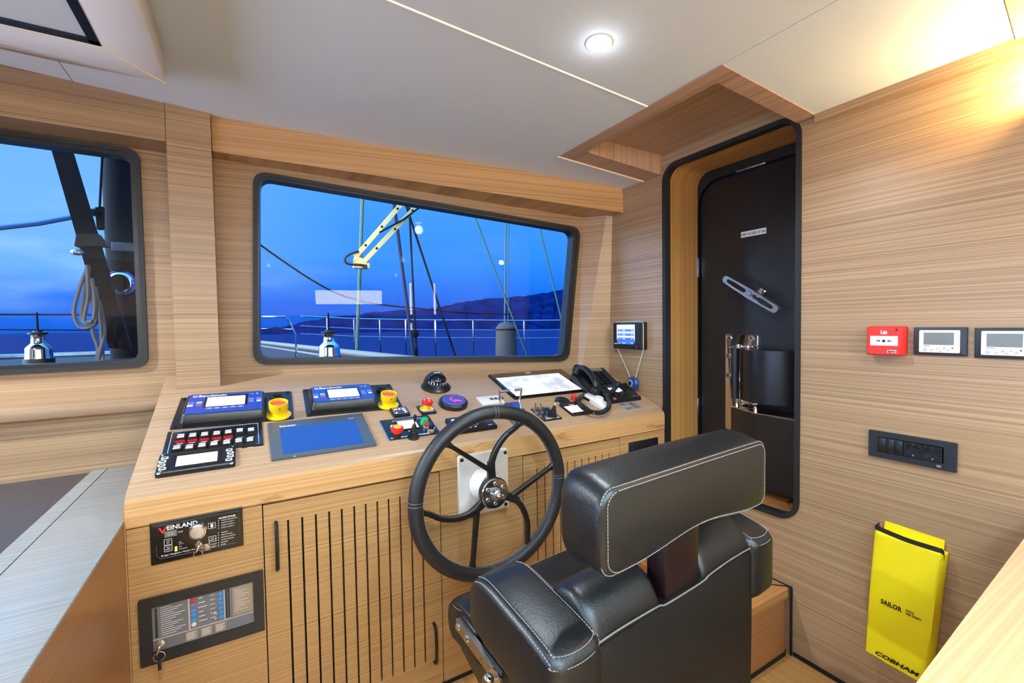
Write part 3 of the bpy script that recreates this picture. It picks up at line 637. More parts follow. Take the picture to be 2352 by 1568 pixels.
def engine_panel(plate, face, front, scr, stop, buz, knob, label):
    M, w, h = on_top(*plate)
    r = thing('engine_control_panel', label, 'control panel', M, 'engine control panels on the worktop')
    pl = MB().prism(rrect(-w/2, w/2, -h/2, h/2, .004), .0005, .005, None, .001).build('base_plate', BLACK, r)
    for x in (-1, 1):
        for y in (-1, 1): MB().cyl((x*(w/2-.012), y*(h/2-.012), .005), (x*(w/2-.012), y*(h/2-.012), .0075), .005, seg=10).build('screw', SATIN, r)
    hh = .046
    x0, x1, y0, y1 = rect_of(M, face, hh)
    f0, f1 = L(M, *front[0], .005), L(M, *front[1], .005)
    bx0, bx1, by0, by1 = min(f0.x, x0-.012), max(f1.x, x1+.012), min((f0.y+f1.y)/2, y0-.012), y1+.014
    def ring(a, z, rr): return [V((*p, z)) for p in rrect(bx0+a, bx1-a, by0+a, by1-a, rr, 5)]
    hs = MB().loft([ring(0, .005, .014), ring(.0, .016, .014), ring(.001, .0165, .014), ring(.001, .019, .014), ring(.0, .0195, .014), ring(.007, hh-.003, .012), ring(.010, hh, .010)]).build('display_housing', BLACK, r, 40)
    z = hh
    MB().prism(rrect(x0, x1, y0, y1, .003), z, z+.001).build('face_plate', BLUEP, hs)
    sx0, sx1, sy0, sy1 = rect_of(M, scr, hh)
    MB().box(sx0-.008, sx1+.008, sy0-.004, sy1+.012, z+.0008, z+.0014).build('screen_bezel', NAVY, hs)
    MB().box(sx0, sx1, sy0, sy1, z+.0012, z+.0018).build('screen', SCRW, hs)
    W_ = x1-x0; H_ = y1-y0
    ly = y1-.021
    MB().prism(rrect(x0+.010, x0+.022, ly, ly+.013, .002), z+.001, z+.0013).build('logo_mark', INK, hs)
    MB().prism(rrect(x0+.013, x0+.0195, ly+.003, ly+.010, .002), z+.0013, z+.0015).build('logo_inner', BLUEP, hs)
    MB().text('Baudouin', .0205, x0+.025, ly, z+.0012, sx=1.1, bold=.0004).build('lettering', INK, hs, 0)
    lx = (x0+sx0-.008)/2-.002
    for (dx, dy, mm) in ((-.012, .006, None), (.012, .006, BLUEL), (-.012, -.014, INK), (.012, -.014, REDL)):
        X, Y = lx+dx, (sy0+sy1)/2+dy-.006
        if mm is None: outline(MB(), X-.008, X+.008, Y-.006, Y+.006, z+.001).build('key', INK, hs, 0)
        else: MB().prism(rrect(X-.008, X+.008, Y-.006, Y+.006, .002, 3), z+.001, z+.0018).build('key', mm, hs)
    rx = (x1+sx1+.008)/2
    for (dx, dy, mm) in ((-.012, .008, None), (.012, .008, None), (-.012, -.01, None), (.012, -.01, INK)):
        X, Y = rx+dx, (sy0+sy1)/2+dy-.004
        if mm is None: outline(MB(), X-.007, X+.007, Y-.005, Y+.005, z+.001).build('key', INK, hs, 0)
        else: MB().prism(rrect(X-.007, X+.007, Y-.005, Y+.005, .002, 3), z+.001, z+.0018).build('key', mm, hs)
    for i in range(5):
        X = sx0+(sx1-sx0)*(.1+.2*i); Y = sy0-.013
        m = outline(MB(), X-.008, X+.008, Y-.004, Y+.004, z+.001); m.box(X-.001, X+.001, Y-.003, Y+.003, z+.001, z+.0014); m.build('key', INK, hs, 0)
    MB().box(rx-.016, rx-.004, y1-.019, y1-.0175, z+.001, z+.0013).cyl((rx+.006, y1-.018, z+.001), (rx+.006, y1-.018, z+.0018), .003, seg=10).build('pilot_light', INK, hs)
    # emergency stop with yellow guard, buzzer, small knob
    p = L(M, *stop, .005)
    g = MB().lathe([(.041, 0), (.041, .003), (.030, .008), (.0285, .014), (.0285, .022), (.031, .026), (.031, .052), (.0275, .052), (.0275, .030), (.02, .028), (0, .028)], (p.x, p.y, .005)).build('stop_guard', YEL, r)
    MB().lathe([(.026, 0), (.026, .012), (.02, .015), (0, .015)], (p.x, p.y, .036)).build('stop_button', mat('worn_orange_red', (214, 84, 58), .45), g)
    for a in (-1.45, 1.8): MB().cyl((p.x+.0295*math.cos(a), p.y+.0295*math.sin(a), .044), (p.x+.0318*math.cos(a), p.y+.0318*math.sin(a), .044), .0025, seg=8).build('guard_hole', GAP, g)
    p = L(M, *buz, .005)
    b = MB().lathe([(.019, 0), (.019, .006), (.015, .009), (.015, .016), (.011, .018), (0, .018)], (p.x, p.y, .005)).build('buzzer', RUBBER, r)
    m = MB()
    for k in range(8): m.box(-.0012+.010*math.cos(k*.785)+p.x, .0012+.010*math.cos(k*.785)+p.x, p.y+.010*math.sin(k*.785)-.002, p.y+.010*math.sin(k*.785)+.002, .023, .0238)
    m.build('sound_hole', GREY, b)
    p = L(M, *knob, .005)
    k = MB().lathe([(.015, 0), (.015, .004), (.011, .006), (.0105, .014), (0, .0145)], (p.x, p.y, .005)).build('push_knob', BLACK, r)
    return r
engine_panel([(416, 916), (668, 900), (676, 963), (390, 988)], [(436, 908), (604, 898), (601, 942), (425, 948)], [(417, 966), (607, 952)], [(477, 915), (563, 907), (563, 927), (472, 936)], (640, 953), (636, 913), (445, 973),
             'blue faced engine display on black plate directly behind the lit rocker switches')
engine_panel([(694, 897), (894, 883.5), (928, 938), (706, 957)], [(714, 890), (848, 882), (861, 912), (724, 925)], [(719, 940), (864, 928)], [(751, 896.5), (819, 891.5), (826, 909.5), (757, 914)], (891.5, 930), (875, 896), (743, 944),
             'blue faced engine display on black plate behind the dark blue touch panel')

# rocker switch panel
M0, w, h = on_top((390, 991), (603, 972.5), (604, 1025), (367, 1052)); M = flat(M0)
sp = thing('switch_panel', 'black panel with two rows of lit rocker switches', 'switch panel', M)
MB().prism(rrect(-w/2, w/2, -h/2, h/2, .002), .0005, .004, None, .0008).build('base_plate', NAVY, sp)
outline(MB(), -w/2+.012, w/2-.012, -h/2+.008, h/2-.006, .004, .0012).build('border_line', INK, sp, 0)
LENSR = mat('lens_lit_rose', (255, 214, 218), .4, emit=.8, erg=(255, 210, 215)); LENSW = mat('lens_pale', (196, 216, 224), .4)
GLOWR = mat('red_lit_skirt', (190, 12, 24), .4, emit=.25, erg=(220, 20, 40))
rows = [[(415, 998.6), (442.6, 996.3), (470, 994), (497.7, 991.7), (524.4, 988.6), (550.5, 985.6), (576.5, 984)], [(405.8, 1024.6), (435, 1023), (464, 1019), (491.5, 1015.4), (520.6, 1012.4), (548, 1009.3), (574, 1007)]]
for ri_, row in enumerate(rows):
    for i, (px, py) in enumerate(row):
        p = L(M, px, py+1, .016); lit = (i < 5) and not (ri_ == 1 and i == 0)
        b = MB().hexa([(p.x-.014, p.y-.021, .004), (p.x+.014, p.y-.021, .004), (p.x+.014, p.y+.019, .004), (p.x-.014, p.y+.019, .004), (p.x-.0125, p.y-.018, .017), (p.x+.0125, p.y-.018, .017), (p.x+.0125, p.y+.017, .0115), (p.x-.0125, p.y+.017, .0115)])
        b = b.build('rocker_switch', BLACK, sp, 20)
        def sl(y): return .017-.0055*(y-(p.y-.018))/.035
        ln = MB().hexa([(p.x-.0085, p.y-.013, sl(p.y-.013)), (p.x+.0085, p.y-.013, sl(p.y-.013)), (p.x+.0085, p.y+.001, sl(p.y+.001)), (p.x-.0085, p.y+.001, sl(p.y+.001)), (p.x-.0085, p.y-.013, sl(p.y-.013)+.0008), (p.x+.0085, p.y-.013, sl(p.y-.013)+.0008), (p.x+.0085, p.y+.001, sl(p.y+.001)+.0008), (p.x-.0085, p.y+.001, sl(p.y+.001)+.0008)])
        ln.build('lens', LENSR if lit else LENSW, b, 0)
        MB().box(p.x-.0085, p.x+.0085, p.y+.006, p.y+.0125, .0115, .0142).build('legend_window', LENSR if (i > 4) else LENSW, b, 0)
        if lit: MB().box(p.x-.0125, p.x+.0125, p.y-.0235, p.y-.0205, .004, .010).build('skirt', GLOWR, b, 0)
        MB().box(p.x-.008, p.x+.008, p.y-.031, p.y-.029, .004, .0044).build('legend', INK, sp, 0)
# display unit with eight keys
M0, w, h = on_top((371, 1046), (542, 1029), (540, 1074), (354, 1098)); M = flat(M0)
du = thing('keypad_display', 'black monitoring display with white screen and eight keys at the left front corner', 'display', M)
def rg(a, z, rr=.01): return [V((*p, z)) for p in rrect(-w/2+a, w/2-a, -h/2+a, h/2-a, rr, 5)]
bd = MB().loft([rg(0, .0005, .006), rg(0, .008, .006), rg(.006, .009, .010), rg(.008, .013, .012), rg(.012, .015, .012)]).build('housing', BLACK, du, 40)
for x in (-1, 1):
    for y in (-1, 1): MB().sphere((x*(w/2-.009), y*(h/2-.009), .0095), .006, (1, 1, .6), 12).build('screw', CHROME, du)
x0, x1, y0, y1 = rect_of(M, [(408, 1048), (500.7, 1038), (498, 1060), (402.7, 1071)], .015)
MB().prism(rrect(x0-.012, x1+.012, y0-.012, y1+.012, .004), .015, .0165).build('screen_bezel', NAVY, du)
MB().box(x0, x1, y0, y1, .0165, .017).build('screen', SCRW, du)
for sx in (-1, 1):
    for i in range(4):
        y = (y0+y1)/2+.027-.018*i; xx = (x0-.029 if sx < 0 else x1+.029) + sx*.004*math.sin(i*1.05)
        k = MB().prism(rrect(xx-.0085, xx+.0085, y-.0058, y+.0058, .003, 3), .0148, .0165).build('key', INK, du)
        MB().prism(rrect(xx-.0048, xx+.0048, y-.0025, y+.0025, .001, 2), .0165, .0169).build('key_legend', BLACK, k, 0)
# blue touch panel
M0, w, h = on_top((617, 975), (833, 953), (864, 1025), (621, 1061)); M = flat(M0)
tp = thing('touch_panel', 'grey framed touch panel with a plain dark blue screen', 'touch panel', M)
MB().prism(rrect(-w/2, w/2, -h/2, h/2, .003), .0005, .009, None, .002).build('bezel', GREY, tp)
x0, x1, y0, y1 = rect_of(M, [(643, 982), (816, 964), (836.5, 1017.5), (649, 1043)], .009)
MB().box(x0, x1, y0, y1, .0089, .0096).build('screen', mat('blue_screen', (26, 56, 124), .12, emit=.10, erg=(40, 86, 180)), tp)
MB().text('Schneider', .013, x0, y1+.006, .0092, bold=.0003).build('lettering', INK, tp, 0)
MB().box(x1-.02, x1, y1+.012, y1+.014, .009, .0093).build('model_mark', INK, tp, 0)
MB().cyl((x0+.03, y0-.02, .009), (x0+.03, y0-.02, .0098), .0022, seg=10).build('pilot_light', mat('green_led', (80, 255, 110), .4, emit=2, erg=(80, 255, 110)), tp)
# small keypad
M0, w, h = on_top((895, 943), (931, 938), (943, 955.5), (904.5, 961)); M = flat(M0)
kp = thing('wiper_keypad', 'small black square keypad with white keys between engine display and thruster panel', 'keypad', M)
MB().prism(rrect(-w/2, w/2, -h/2, h/2, .004), .0005, .012, None, .003).build('housing', BLACK, kp)
outline(MB(), -w*.38, w*.38, -h*.32, h*.36, .0122, .001).build('border_line', INK, kp, 0)
buttons(kp, 'key', [(-w*.23, h*.18), (0, h*.18), (w*.23, h*.18), (w*.25, -h*.02)], .011, .009, .0121, INK)
MB().prism(rrect(-w*.28, w*.06, -h*.14, h*.04, .002), .0121, .013).build('key_long', GREY, kp)
MB().sphere((-w*.27, -h*.24, .012), .004).build('lamp', INK, kp); MB().sphere((w*.27, -h*.24, .012), .004).build('lamp', INK, kp)
# emergency stop on square plate
M0, w, h = on_top((957, 936), (990, 932), (1003, 950.7), (968, 953.5)); M = flat(M0)
es = thing('emergency_stop', 'red mushroom stop button on yellow disc and black square plate', 'stop button', M)
MB().prism(rrect(-w/2, w/2, -h/2, h/2, .003), .0005, .008, None, .002).build('base_plate', BLACK, es)
MB().cyl((0, 0, .008), (0, 0, .0095), .028, seg=32).build('yellow_disc', YEL, es)
MB().box(-.02, .022, -.031, -.02, .0095, .0102).build('blue_label', mat('label_blue', (70, 110, 205), .5), es)
MB().lathe([(.014, 0), (.014, .018), (.012, .022)], (0, 0, .008)).build('collar', YEL, es)
b = mushroom(es, 0, 0, .014, .0225, .034, RED)
m = MB()
for a0 in (.3, 2.4, 4.5): m.tube([(.012*math.cos(a0+t*.2), .012*math.sin(a0+t*.2), .0482) for t in range(6)], .0012, 6)
m.build('arrow_mark', INK, b)
# thruster panel
M0, w, h = on_top((872.5, 968), (978.5, 955.6), (1010, 990), (899.5, 1020)); M = flat(M0)
th = thing('thruster_panel', 'black thruster panel with green and red buttons, joystick and bright screen', 'control panel', M)
MB().prism(rrect(-w/2-.002, w/2+.002, -h/2-.002, h/2+.002, .002), .0005, .003).build('steel_rim', CHROME, th)
MB().prism(rrect(-w/2, w/2, -h/2, h/2, .002), .003, .005).build('base_plate', NAVY, th)
x0, x1, y0, y1 = rect_of(M, [(913, 968.5), (954, 964), (961, 982), (918.5, 985.4)], .007)
MB().box(x0-.006, x1+.006, y0-.006, y1+.004, .005, .008, .001).build('screen_bezel', BLACK, th)
MB().box(x0, x1, y0, y1, .008, .0084).build('screen', SCRW, th)
outline(MB(), x0-.012, x1+.03, y1+.008, y1+.017, .005, .0009).build('title_box', INK, th, 0)
p = L(M, 975.6, 966, .02); MB().lathe([(.0165, 0), (.0165, .012), (.014, .016), (.014, .024), (.011, .027), (0, .027)], (p.x, p.y, .005)).build('green_button', mat('green_button', (16, 150, 80), .3), th)
p = L(M, 981.7, 976, .015); MB().lathe([(.017, 0), (.017, .008), (.015, .010)], (p.x, p.y, .005)).build('button_ring', STEEL, th)
MB().lathe([(.0135, .008), (.013, .014), (0, .015)], (p.x, p.y, .005)).build('red_button', mat('red_button', (190, 22, 40), .3), th)
p = L(M, 989.5, 990, .005); MB().lathe([(.017, 0), (.017, .012), (.014, .015), (.012, .015)], (p.x, p.y, .005)).build('selector_ring', CHROME, th)
MB().lathe([(.012, .01), (.010, .02), (0, .021)], (p.x, p.y, .005)).box(p.x-.004, p.x+.004, p.y-.012, p.y+.012, .022, .036, .002).build('selector_knob', BLACK, th)
p = L(M, 911, 1003, .005); MB().lathe([(.015, 0), (.015, .014), (.011, .016)], (p.x, p.y, .005)).build('stop_collar', BLACK, th)
b = mushroom(th, p.x, p.y, .012, .0225, .034, RED); MB().lathe([(.014, 0), (.013, .0015), (0, .002)], (p.x, p.y, .0458)).build('yellow_cap', mat('button_yellow', (240, 170, 20), .35), b)
MB().text('EMG. STOP', .009, p.x, -h/2+.006, .0052, 'CENTER', bold=.0003).build('lettering', INK, th, 0)
p = L(M, 949.5, 1002, .005); joystick(th, p.x, p.y, .018, .088)
MB().text('PORT', .009, p.x-.026, -h/2+.006, .0052, 'CENTER', bold=.0003).build('lettering', INK, th, 0)
MB().text('STARBOARD', .009, p.x+.048, -h/2+.006, .0052, 'CENTER', bold=.0003).build('lettering', INK, th, 0)
MB().text('SPEED', .008, (x0+x1)/2, y0-.016, .0052, 'CENTER', bold=.0003).build('lettering', INK, th, 0)
m = MB()
for (a, b_, r_) in ((-.043, .036, .008), (-.035, .030, .006), (-.048, .026, .006), (-.039, .022, .005)): m.cyl((x0+a+.022, y0+b_, .005), (x0+a+.022, y0+b_, .0054), r_, seg=12)
m.build('emblem', INK, th, 0)
# compass
p = top2(1001.5, 890); M = place_top(p, 0)
cp = thing('compass', 'black dome compass standing alone below the wide window', 'compass', M)
MB().lathe([(.064, .0005), (.066, .006), (.060, .014), (.050, .018), (.046, .022), (0, .022)], seg=40).build('base', BLACK, cp)
MB().lathe([(.0435, .018), (.044, .03), (.041, .045), (.033, .058), (.02, .066), (0, .069)], seg=32).build('bowl', mat('compass_glass', (14, 18, 26), .06), cp)
m = MB(); pts_o = [(.048*math.cos(R(a)), .024, 0) for a in (0,)]
ring = [[V((math.cos(R(a))*rr, yy, .018+math.sin(R(a))*rr)) for (rr, yy) in ((.044, .000), (.052, .004), (.052, .026), (.044, .030))] for a in range(0, 181, 12)]
m.loft(ring); m.build('hood', BLACK, cp)
m = MB()
for k in range(9):
    a = R(200+17.5*k); m.box(-.002, .002, -.0006, .0006, -.004, .004) if False else m.add(MB().box(-.0022, .0022, -.0005, .0005, -.0045, .0045).bm, Matrix.Translation((.0445*math.cos(a), .0445*math.sin(a), .036)) @ Matrix.Rotation(a+math.pi/2, 4, 'Z'))
m.build('card_mark', INK, cp, 0)
MB().box(-.014, .014, .003, .0085, .0705, .072).build('name_mark', INK, cp, 0)
MB().tube([(.0455*math.cos(R(a)), .0455*math.sin(R(a)), .027) for a in range(190, 351, 10)], .0015, 6).box(-.001, .001, -.047, -.045, .02, .045).build('lubber_line', GREY, cp)
# round glass-topped instrument
p = top2(1041, 930); M = place_top(p, 0)
ri2 = thing('round_indicator', 'round black instrument with a violet glass face and a painted pink reflection', 'instrument', M)
MB().lathe([(.057, .0005), (.060, .004), (.060, .018), (.055, .024), (.049, .024), (.047, .021), (0, .021)], seg=44).build('housing', BLACK, ri2)
MB().lathe([(.047, .021), (.044, .0235), (.0, .0245)], seg=40).build('face', mat('violet_face', (48, 34, 110), .12, emit=.25, erg=(90, 50, 170)), ri2)
MB().tube([(.0455*math.cos(R(a)), .0455*math.sin(R(a)), .0242) for a in range(0, 360, 10)], .0009, 6, True).build('face_ring', mat('violet_ring', (170, 130, 220), .3), ri2)
def spl(pts, n=8):
    out = []; P = [V(p) for p in pts]
    for i in range(len(P)-1):
        a, b, c, d = P[max(i-1, 0)], P[i], P[i+1], P[min(i+2, len(P)-1)]
        for k in range(n):
            t = k/n; out.append(.5*((2*b)+(c-a)*t+(2*a-5*b+4*c-d)*t*t+(3*b-a-3*c+d)*t**3))
    return out+[P[-1]]
PINK = mat('pink_reflection', (255, 70, 130), .4, emit=1.2, erg=(255, 80, 140))
MB().tube(spl([(.004, .020, .0252), (-.008, .016, .0252), (-.014, .004, .0255), (-.006, -.006, .0255), (.004, -.002, .0255), (.002, -.016, .0253), (-.008, -.02, .0253), (.006, -.014, .0255), (.014, -.004, .0255), (.014, -.016, .0253), (.022, -.008, .025), (.022, -.018, .025), (.03, -.014, .0248)]), .0014, 6).build('painted_reflection', PINK, ri2)  # pink reflections in the glass, drawn as a glowing squiggle
# autopilot head behind the wheel
M0, w, h = on_top((1021, 968), (1118, 957), (1140, 985), (1045, 1000)); M = flat(M0)
ap = thing('autopilot_head', 'black autopilot control head with round knob, seen through the wheel rim', 'control panel', M)
MB().prism(rrect(-w/2, w/2, -h/2, h/2, .004), .0005, .016, None, .003).build('housing', BLACK, ap)
MB().box(-w*.40, w*.10, -h*.22, h*.34, .016, .0166).build('screen', SCRW, ap)
MB().lathe([(.024, 0), (.024, .004), (.018, .006), (.017, .018), (.014, .02), (0, .02)], (w*.27, h*.18, .016)).build('dial', SATIN, ap)
buttons(ap, 'key', [(w*(-.36+.12*i), -h*.36) for i in range(4)], .008, .005, .016, INK)
buttons(ap, 'key_red', [(w*.18, -h*.12), (w*.34, -h*.12)], .008, .006, .016, RED)
MB().box(w*.3, w*.4, -h*.38, -h*.35, .016, .0164).build('name_mark', INK, ap, 0)
# twin throttle unit
p = top2(1180, 960); M = place_top(p, 0)
tl = thing('throttle_lever', 'chrome twin lever throttle unit behind the top of the wheel', 'throttle', M)
lv = [L(M, 1146, 928, .04), L(M, 1191, 934, .04)]
sx = (lv[0].x+lv[1].x)/2
MB().box(lv[0].x+.014, lv[1].x-.014, -.07, .075, .0005, .018, .006).build('base', STEEL, tl)
MB().loft([[V((x, y, z)) for y, z in ((-.06, .015), (-.045, .05), (0, .075), (.045, .05), (.06, .015))] for x in (lv[0].x+.02, lv[1].x-.02)]).build('dome', mat('blue_dome', (36, 70, 150), .25), tl)
MB().box(sx-.012, sx+.012, -.066, -.03, .02, .052, .004).build('teal_window', mat('teal_window', (40, 130, 130), .2), tl)
for i, (bq, tq, hq) in enumerate((((1146, 928), (1147, 899), (1167.5, 894)), ((1191, 934), (1198, 894), (1180, 893)))):
    b0 = L(M, *bq, .04); t0 = L(M, *tq, .115); t1 = L(M, *hq, .115); t1.z = t0.z = .115; t1.y = t0.y
    lvr = MB().tube([(b0.x, b0.y-.03, .03), (b0.x, b0.y, .06), (t0.x, t0.y, .112)], .0042, 10).build('lever', CHROME, tl)
    MB().tube([(t0.x, t0.y, .115), (t1.x, t1.y, .115)], .0055, 10).build('lever_grip', CHROME, lvr)
    MB().cyl((b0.x-.008, b0.y-.03, .03), (b0.x+.008, b0.y-.03, .03), .018).build('lever_hub', STEEL, lvr)
# white card
M0, w, h = on_top((1095, 915), (1143, 910), (1158, 925), (1107, 933)); M = flat(M0)
wc = thing('white_box_lid', 'flat white box lid with black lettering lying left of the throttle', 'box lid', M)
MB().prism(rrect(-w/2, w/2, -h/2, h/2, .003), .0005, .008, None, .002).build('lid', WHITE, wc)
MB().text('B&G', .024, -w*.02, -.006, .0082, sx=1.5, bold=.0008).build('lettering', INKB, wc, 0)
# chart plotter
M0, w, h = on_top((1117, 865), (1284, 851), (1360, 897), (1187, 919)); M = flat(M0)
ch = thing('chart_plotter', 'large black framed chart plotter with a glowing white screen', 'display', M)
MB().prism(rrect(-w/2, w/2, -h/2, h/2, .006), .0005, .012, None, .003).build('bezel', mat('gloss_black', (8, 9, 13), .08), ch)
x0, x1, y0, y1 = rect_of(M, [(1138, 868), (1281, 857), (1339, 893), (1186, 910)], .012)
sc = bpy.data.materials.new('chart_screen'); sc.use_nodes = True; t_ = sc.node_tree; bb = t_.nodes['Principled BSDF']
no = t_.nodes.new('ShaderNodeTexNoise'); no.inputs['Scale'].default_value = 14; no.inputs['Detail'].default_value = 5; tcx = t_.nodes.new('ShaderNodeTexCoord'); t_.links.new(tcx.outputs['Object'], no.inputs['Vector'])
rp = t_.nodes.new('ShaderNodeValToRGB'); rp.color_ramp.elements[0].position = .5; rp.color_ramp.elements[0].color = lin(250, 250, 252); rp.color_ramp.elements[1].position = .62; rp.color_ramp.elements[1].color = lin(216, 220, 238)
t_.links.new(no.outputs[0], rp.inputs[0]); t_.links.new(rp.outputs[0], bb.inputs['Emission Color']); bb.inputs['Emission Strength'].default_value = 1.0; bb.inputs['Base Color'].default_value = (.02, .02, .02, 1); bb.inputs['Roughness'].default_value = .1
MB().box(x0, x1, y0, y1, .012, .0125).build('screen', sc, ch)
MB().text('B&G', .012, 0, h/2-.020, .0122, 'CENTER', 1.4, bold=.0003).build('lettering', INK, ch, 0)
MB().sphere((x0+.02, -h/2+.02, .012), .004, (1.6, 1, .5), 12).sphere((x0+.045, -h/2+.02, .012), .004, (1.6, 1, .5), 12).build('power_light', mat('blue_white_led', (210, 235, 255), .4, emit=4, erg=(200, 230, 255)), ch)
# joystick panel right of the wheel
M0, w, h = on_top((1217, 941), (1256, 935.4), (1294, 962), (1252, 968)); M = flat(M0)
jp = thing('joystick_panel', 'black panel with joystick and toggle switches right of the wheel top', 'control panel', M)
MB().prism(rrect(-w/2, w/2, -h/2, h/2, .002), .0005, .004).build('base_plate', NAVY, jp)
p = L(M, 1269, 955, .004); joystick(jp, p.x, p.y, .017, .085, (.012, .01))
for i, (tx, ty) in enumerate(((-.03, .045), (-.005, .04), (-.04, .015), (-.015, .01), (-.045, -.02), (-.02, -.03))):
    b = MB().lathe([(.009, 0), (.009, .004), (.006, .006)], (tx, ty, .004)).build('toggle_switch', STEEL, jp)
    MB().cyl((tx, ty, .009), (tx+.003, ty+.007, .03), .0022, .0032).build('toggle_lever', mat('brass_tip', (196, 150, 70), .25, metal=1) if i == 3 else CHROME, b)
m = MB(); outline(m, -w*.44, w*.44, -h*.30, h*.44, .004, .0008)
for i in range(9): m.box(-.03+i*.008, -.025+i*.008, -h*.42, -h*.42+.008, .004, .0044)
m.build('legend', INK, jp, 0)
# small display
M0, w, h = on_top((1282.5, 931.5), (1327.5, 925.5), (1363.5, 949), (1316, 957)); M = flat(M0)
sd = thing('small_display', 'small square black display with white screen under the coiled cord', 'display', M)
MB().prism(rrect(-w/2, w/2, -h/2, h/2, .006), .0005, .014, None, .004).build('housing', BLACK, sd)
x0, x1, y0, y1 = rect_of(M, [(1296, 934), (1329, 929.5), (1346, 943), (1313, 948)], .014)
MB().box(x0, x1, y0, y1, .014, .0146).build('screen', SCRW, sd)
MB().text('B&G', .011, -.01, y1+.005, .0142, 'CENTER', 1.3, bold=.0003).build('lettering', INK, sd, 0)
buttons(sd, 'key', [(x0+(x1-x0)*f_, y0-.014) for f_ in (.25, .5, .75)], .006, .004, .014, GREY); buttons(sd, 'key_red', [(x0, y0-.014), (x1, y0-.014)], .007, .004, .014, RED)
# black cap, red button
p = top2(1292, 919.5); bc = thing('cable_cap', 'flat round black cap in the worktop right of the plotter corner', 'cap', place_top(p, 0))
MB().lathe([(.034, .0005), (.034, .003), (.031, .005), (0, .006)], seg=32).build('cap', BLACK, bc)
p = top2(1317, 918); rb = thing('red_push_button', 'small red push button in the worktop beside the round cap', 'button', place_top(p, 0))
MB().lathe([(.017, .0005), (.017, .004), (.014, .006), (.011, .006)]).build('collar', STEEL, rb)
MB().lathe([(.012, .004), (.012, .026), (.010, .028), (0, .028)]).build('button', mat('bright_red', (235, 50, 36), .4), rb)
# telephone with handset on its cradle
p = V((1.492, .285))
MP = place_top(p, R(-7)) @ Matrix.Translation((0, 0, .012)) @ Matrix.Rotation(R(8), 4, 'X')
ph = thing('telephone', 'black corded telephone with a keypad body in the corner by the wall', 'telephone', MP)
MB().hexa([(-.01, -.055, -.012), (.115, -.055, .0), (.115, .12, -.02), (-.01, .12, -.02), (-.01, -.05, .035), (.11, -.05, .05), (.11, .115, .05), (-.01, .115, .04)]).build('body', mat('telephone_black', (18, 20, 24), .35), ph, 20)
MB().prism(rrect(-.075, -.012, -.085, .12, .012), -.02, .022, None, .006).build('cradle', mat('telephone_black', (18, 20, 24), .35), ph)
for i in range(3):
    for j in range(5):
        zz = .036+.014*((.012+i*.026)+.01)/.12
        MB().box(.012+i*.026, .03+i*.026, -.03+j*.022, -.016+j*.022, zz+.003, zz+.009, .001).build('key', SATIN, ph)
MB().box(.008, .09, .085, .108, .046, .0515).build('phone_display', SCRG, ph)
hsx = -.045
hp = spl([(hsx, -.085, .045), (hsx, -.06, .068), (hsx, 0, .083), (hsx, .06, .080), (hsx, .105, .058)], 5)
hs = thing('telephone_handset', 'black telephone handset lying on its cradle', 'handset', MP)
m = MB(); rings = []
for i, p_ in enumerate(hp):
    t = i/(len(hp)-1); wd = .021 - .006*math.sin(math.pi*t); hg = .014
    rings.append([p_+V((wd*math.cos(a), 0, hg*math.sin(a))) for a in [2*math.pi*k/14 for k in range(14)]])
m.loft(rings); m.build('grip', mat('telephone_black', (18, 20, 24), .35), hs)
for y, zc, nm in ((-.085, .046, 'mouthpiece'), (.108, .05, 'earpiece')):
    MB().lathe([(.021, -.026), (.028, -.022), (.029, 0), (.024, .012), (.01, .018), (0, .018)], (hsx, y, zc)).build(nm, mat('telephone_black', (18, 20, 24), .35), hs)
# coiled cord
path = [(1379, 895, .03), (1360, 901, .02), (1342, 907, .015), (1329, 917, .02), (1333, 930, .03), (1352, 943, .03), (1376, 948, .028), (1396, 938, .03), (1399, 922, .035), (1393, 908, .04), (1404, 900, .055), (1414, 890, .06), (1422, 879, .065)]
cpts = spl([at(x, y, NT, CTOP+h_) for x, y, h_ in path], 12)
hel = []; acc = 0; prev = None; nrm = V((0, 0, 1))
dense = []
for a, b in zip(cpts[:-1], cpts[1:]):
    for k in range(10): dense.append(a.lerp(b, k/10))
prev_n = NT.copy(); ang = 0
for a, b in zip(dense[:-1], dense[1:]):
    d_ = (b-a); Ls = d_.length
    if Ls < 1e-7: continue
    d_.normalize(); prev_n = (prev_n-d_*prev_n.dot(d_)).normalized(); bn = d_.cross(prev_n); ang += Ls/.0078*2*math.pi
    hel.append(a + prev_n*(.0085*math.cos(ang)) + bn*(.0085*math.sin(ang)))
o0 = hel[0].copy()
cc = MB().tube([h_-o0 for h_ in hel], .0026, 5).build('coiled_cord', RUBBER); cc.location = o0
tag(cc, 'black coiled telephone cord looped over the white handpiece', 'cord')
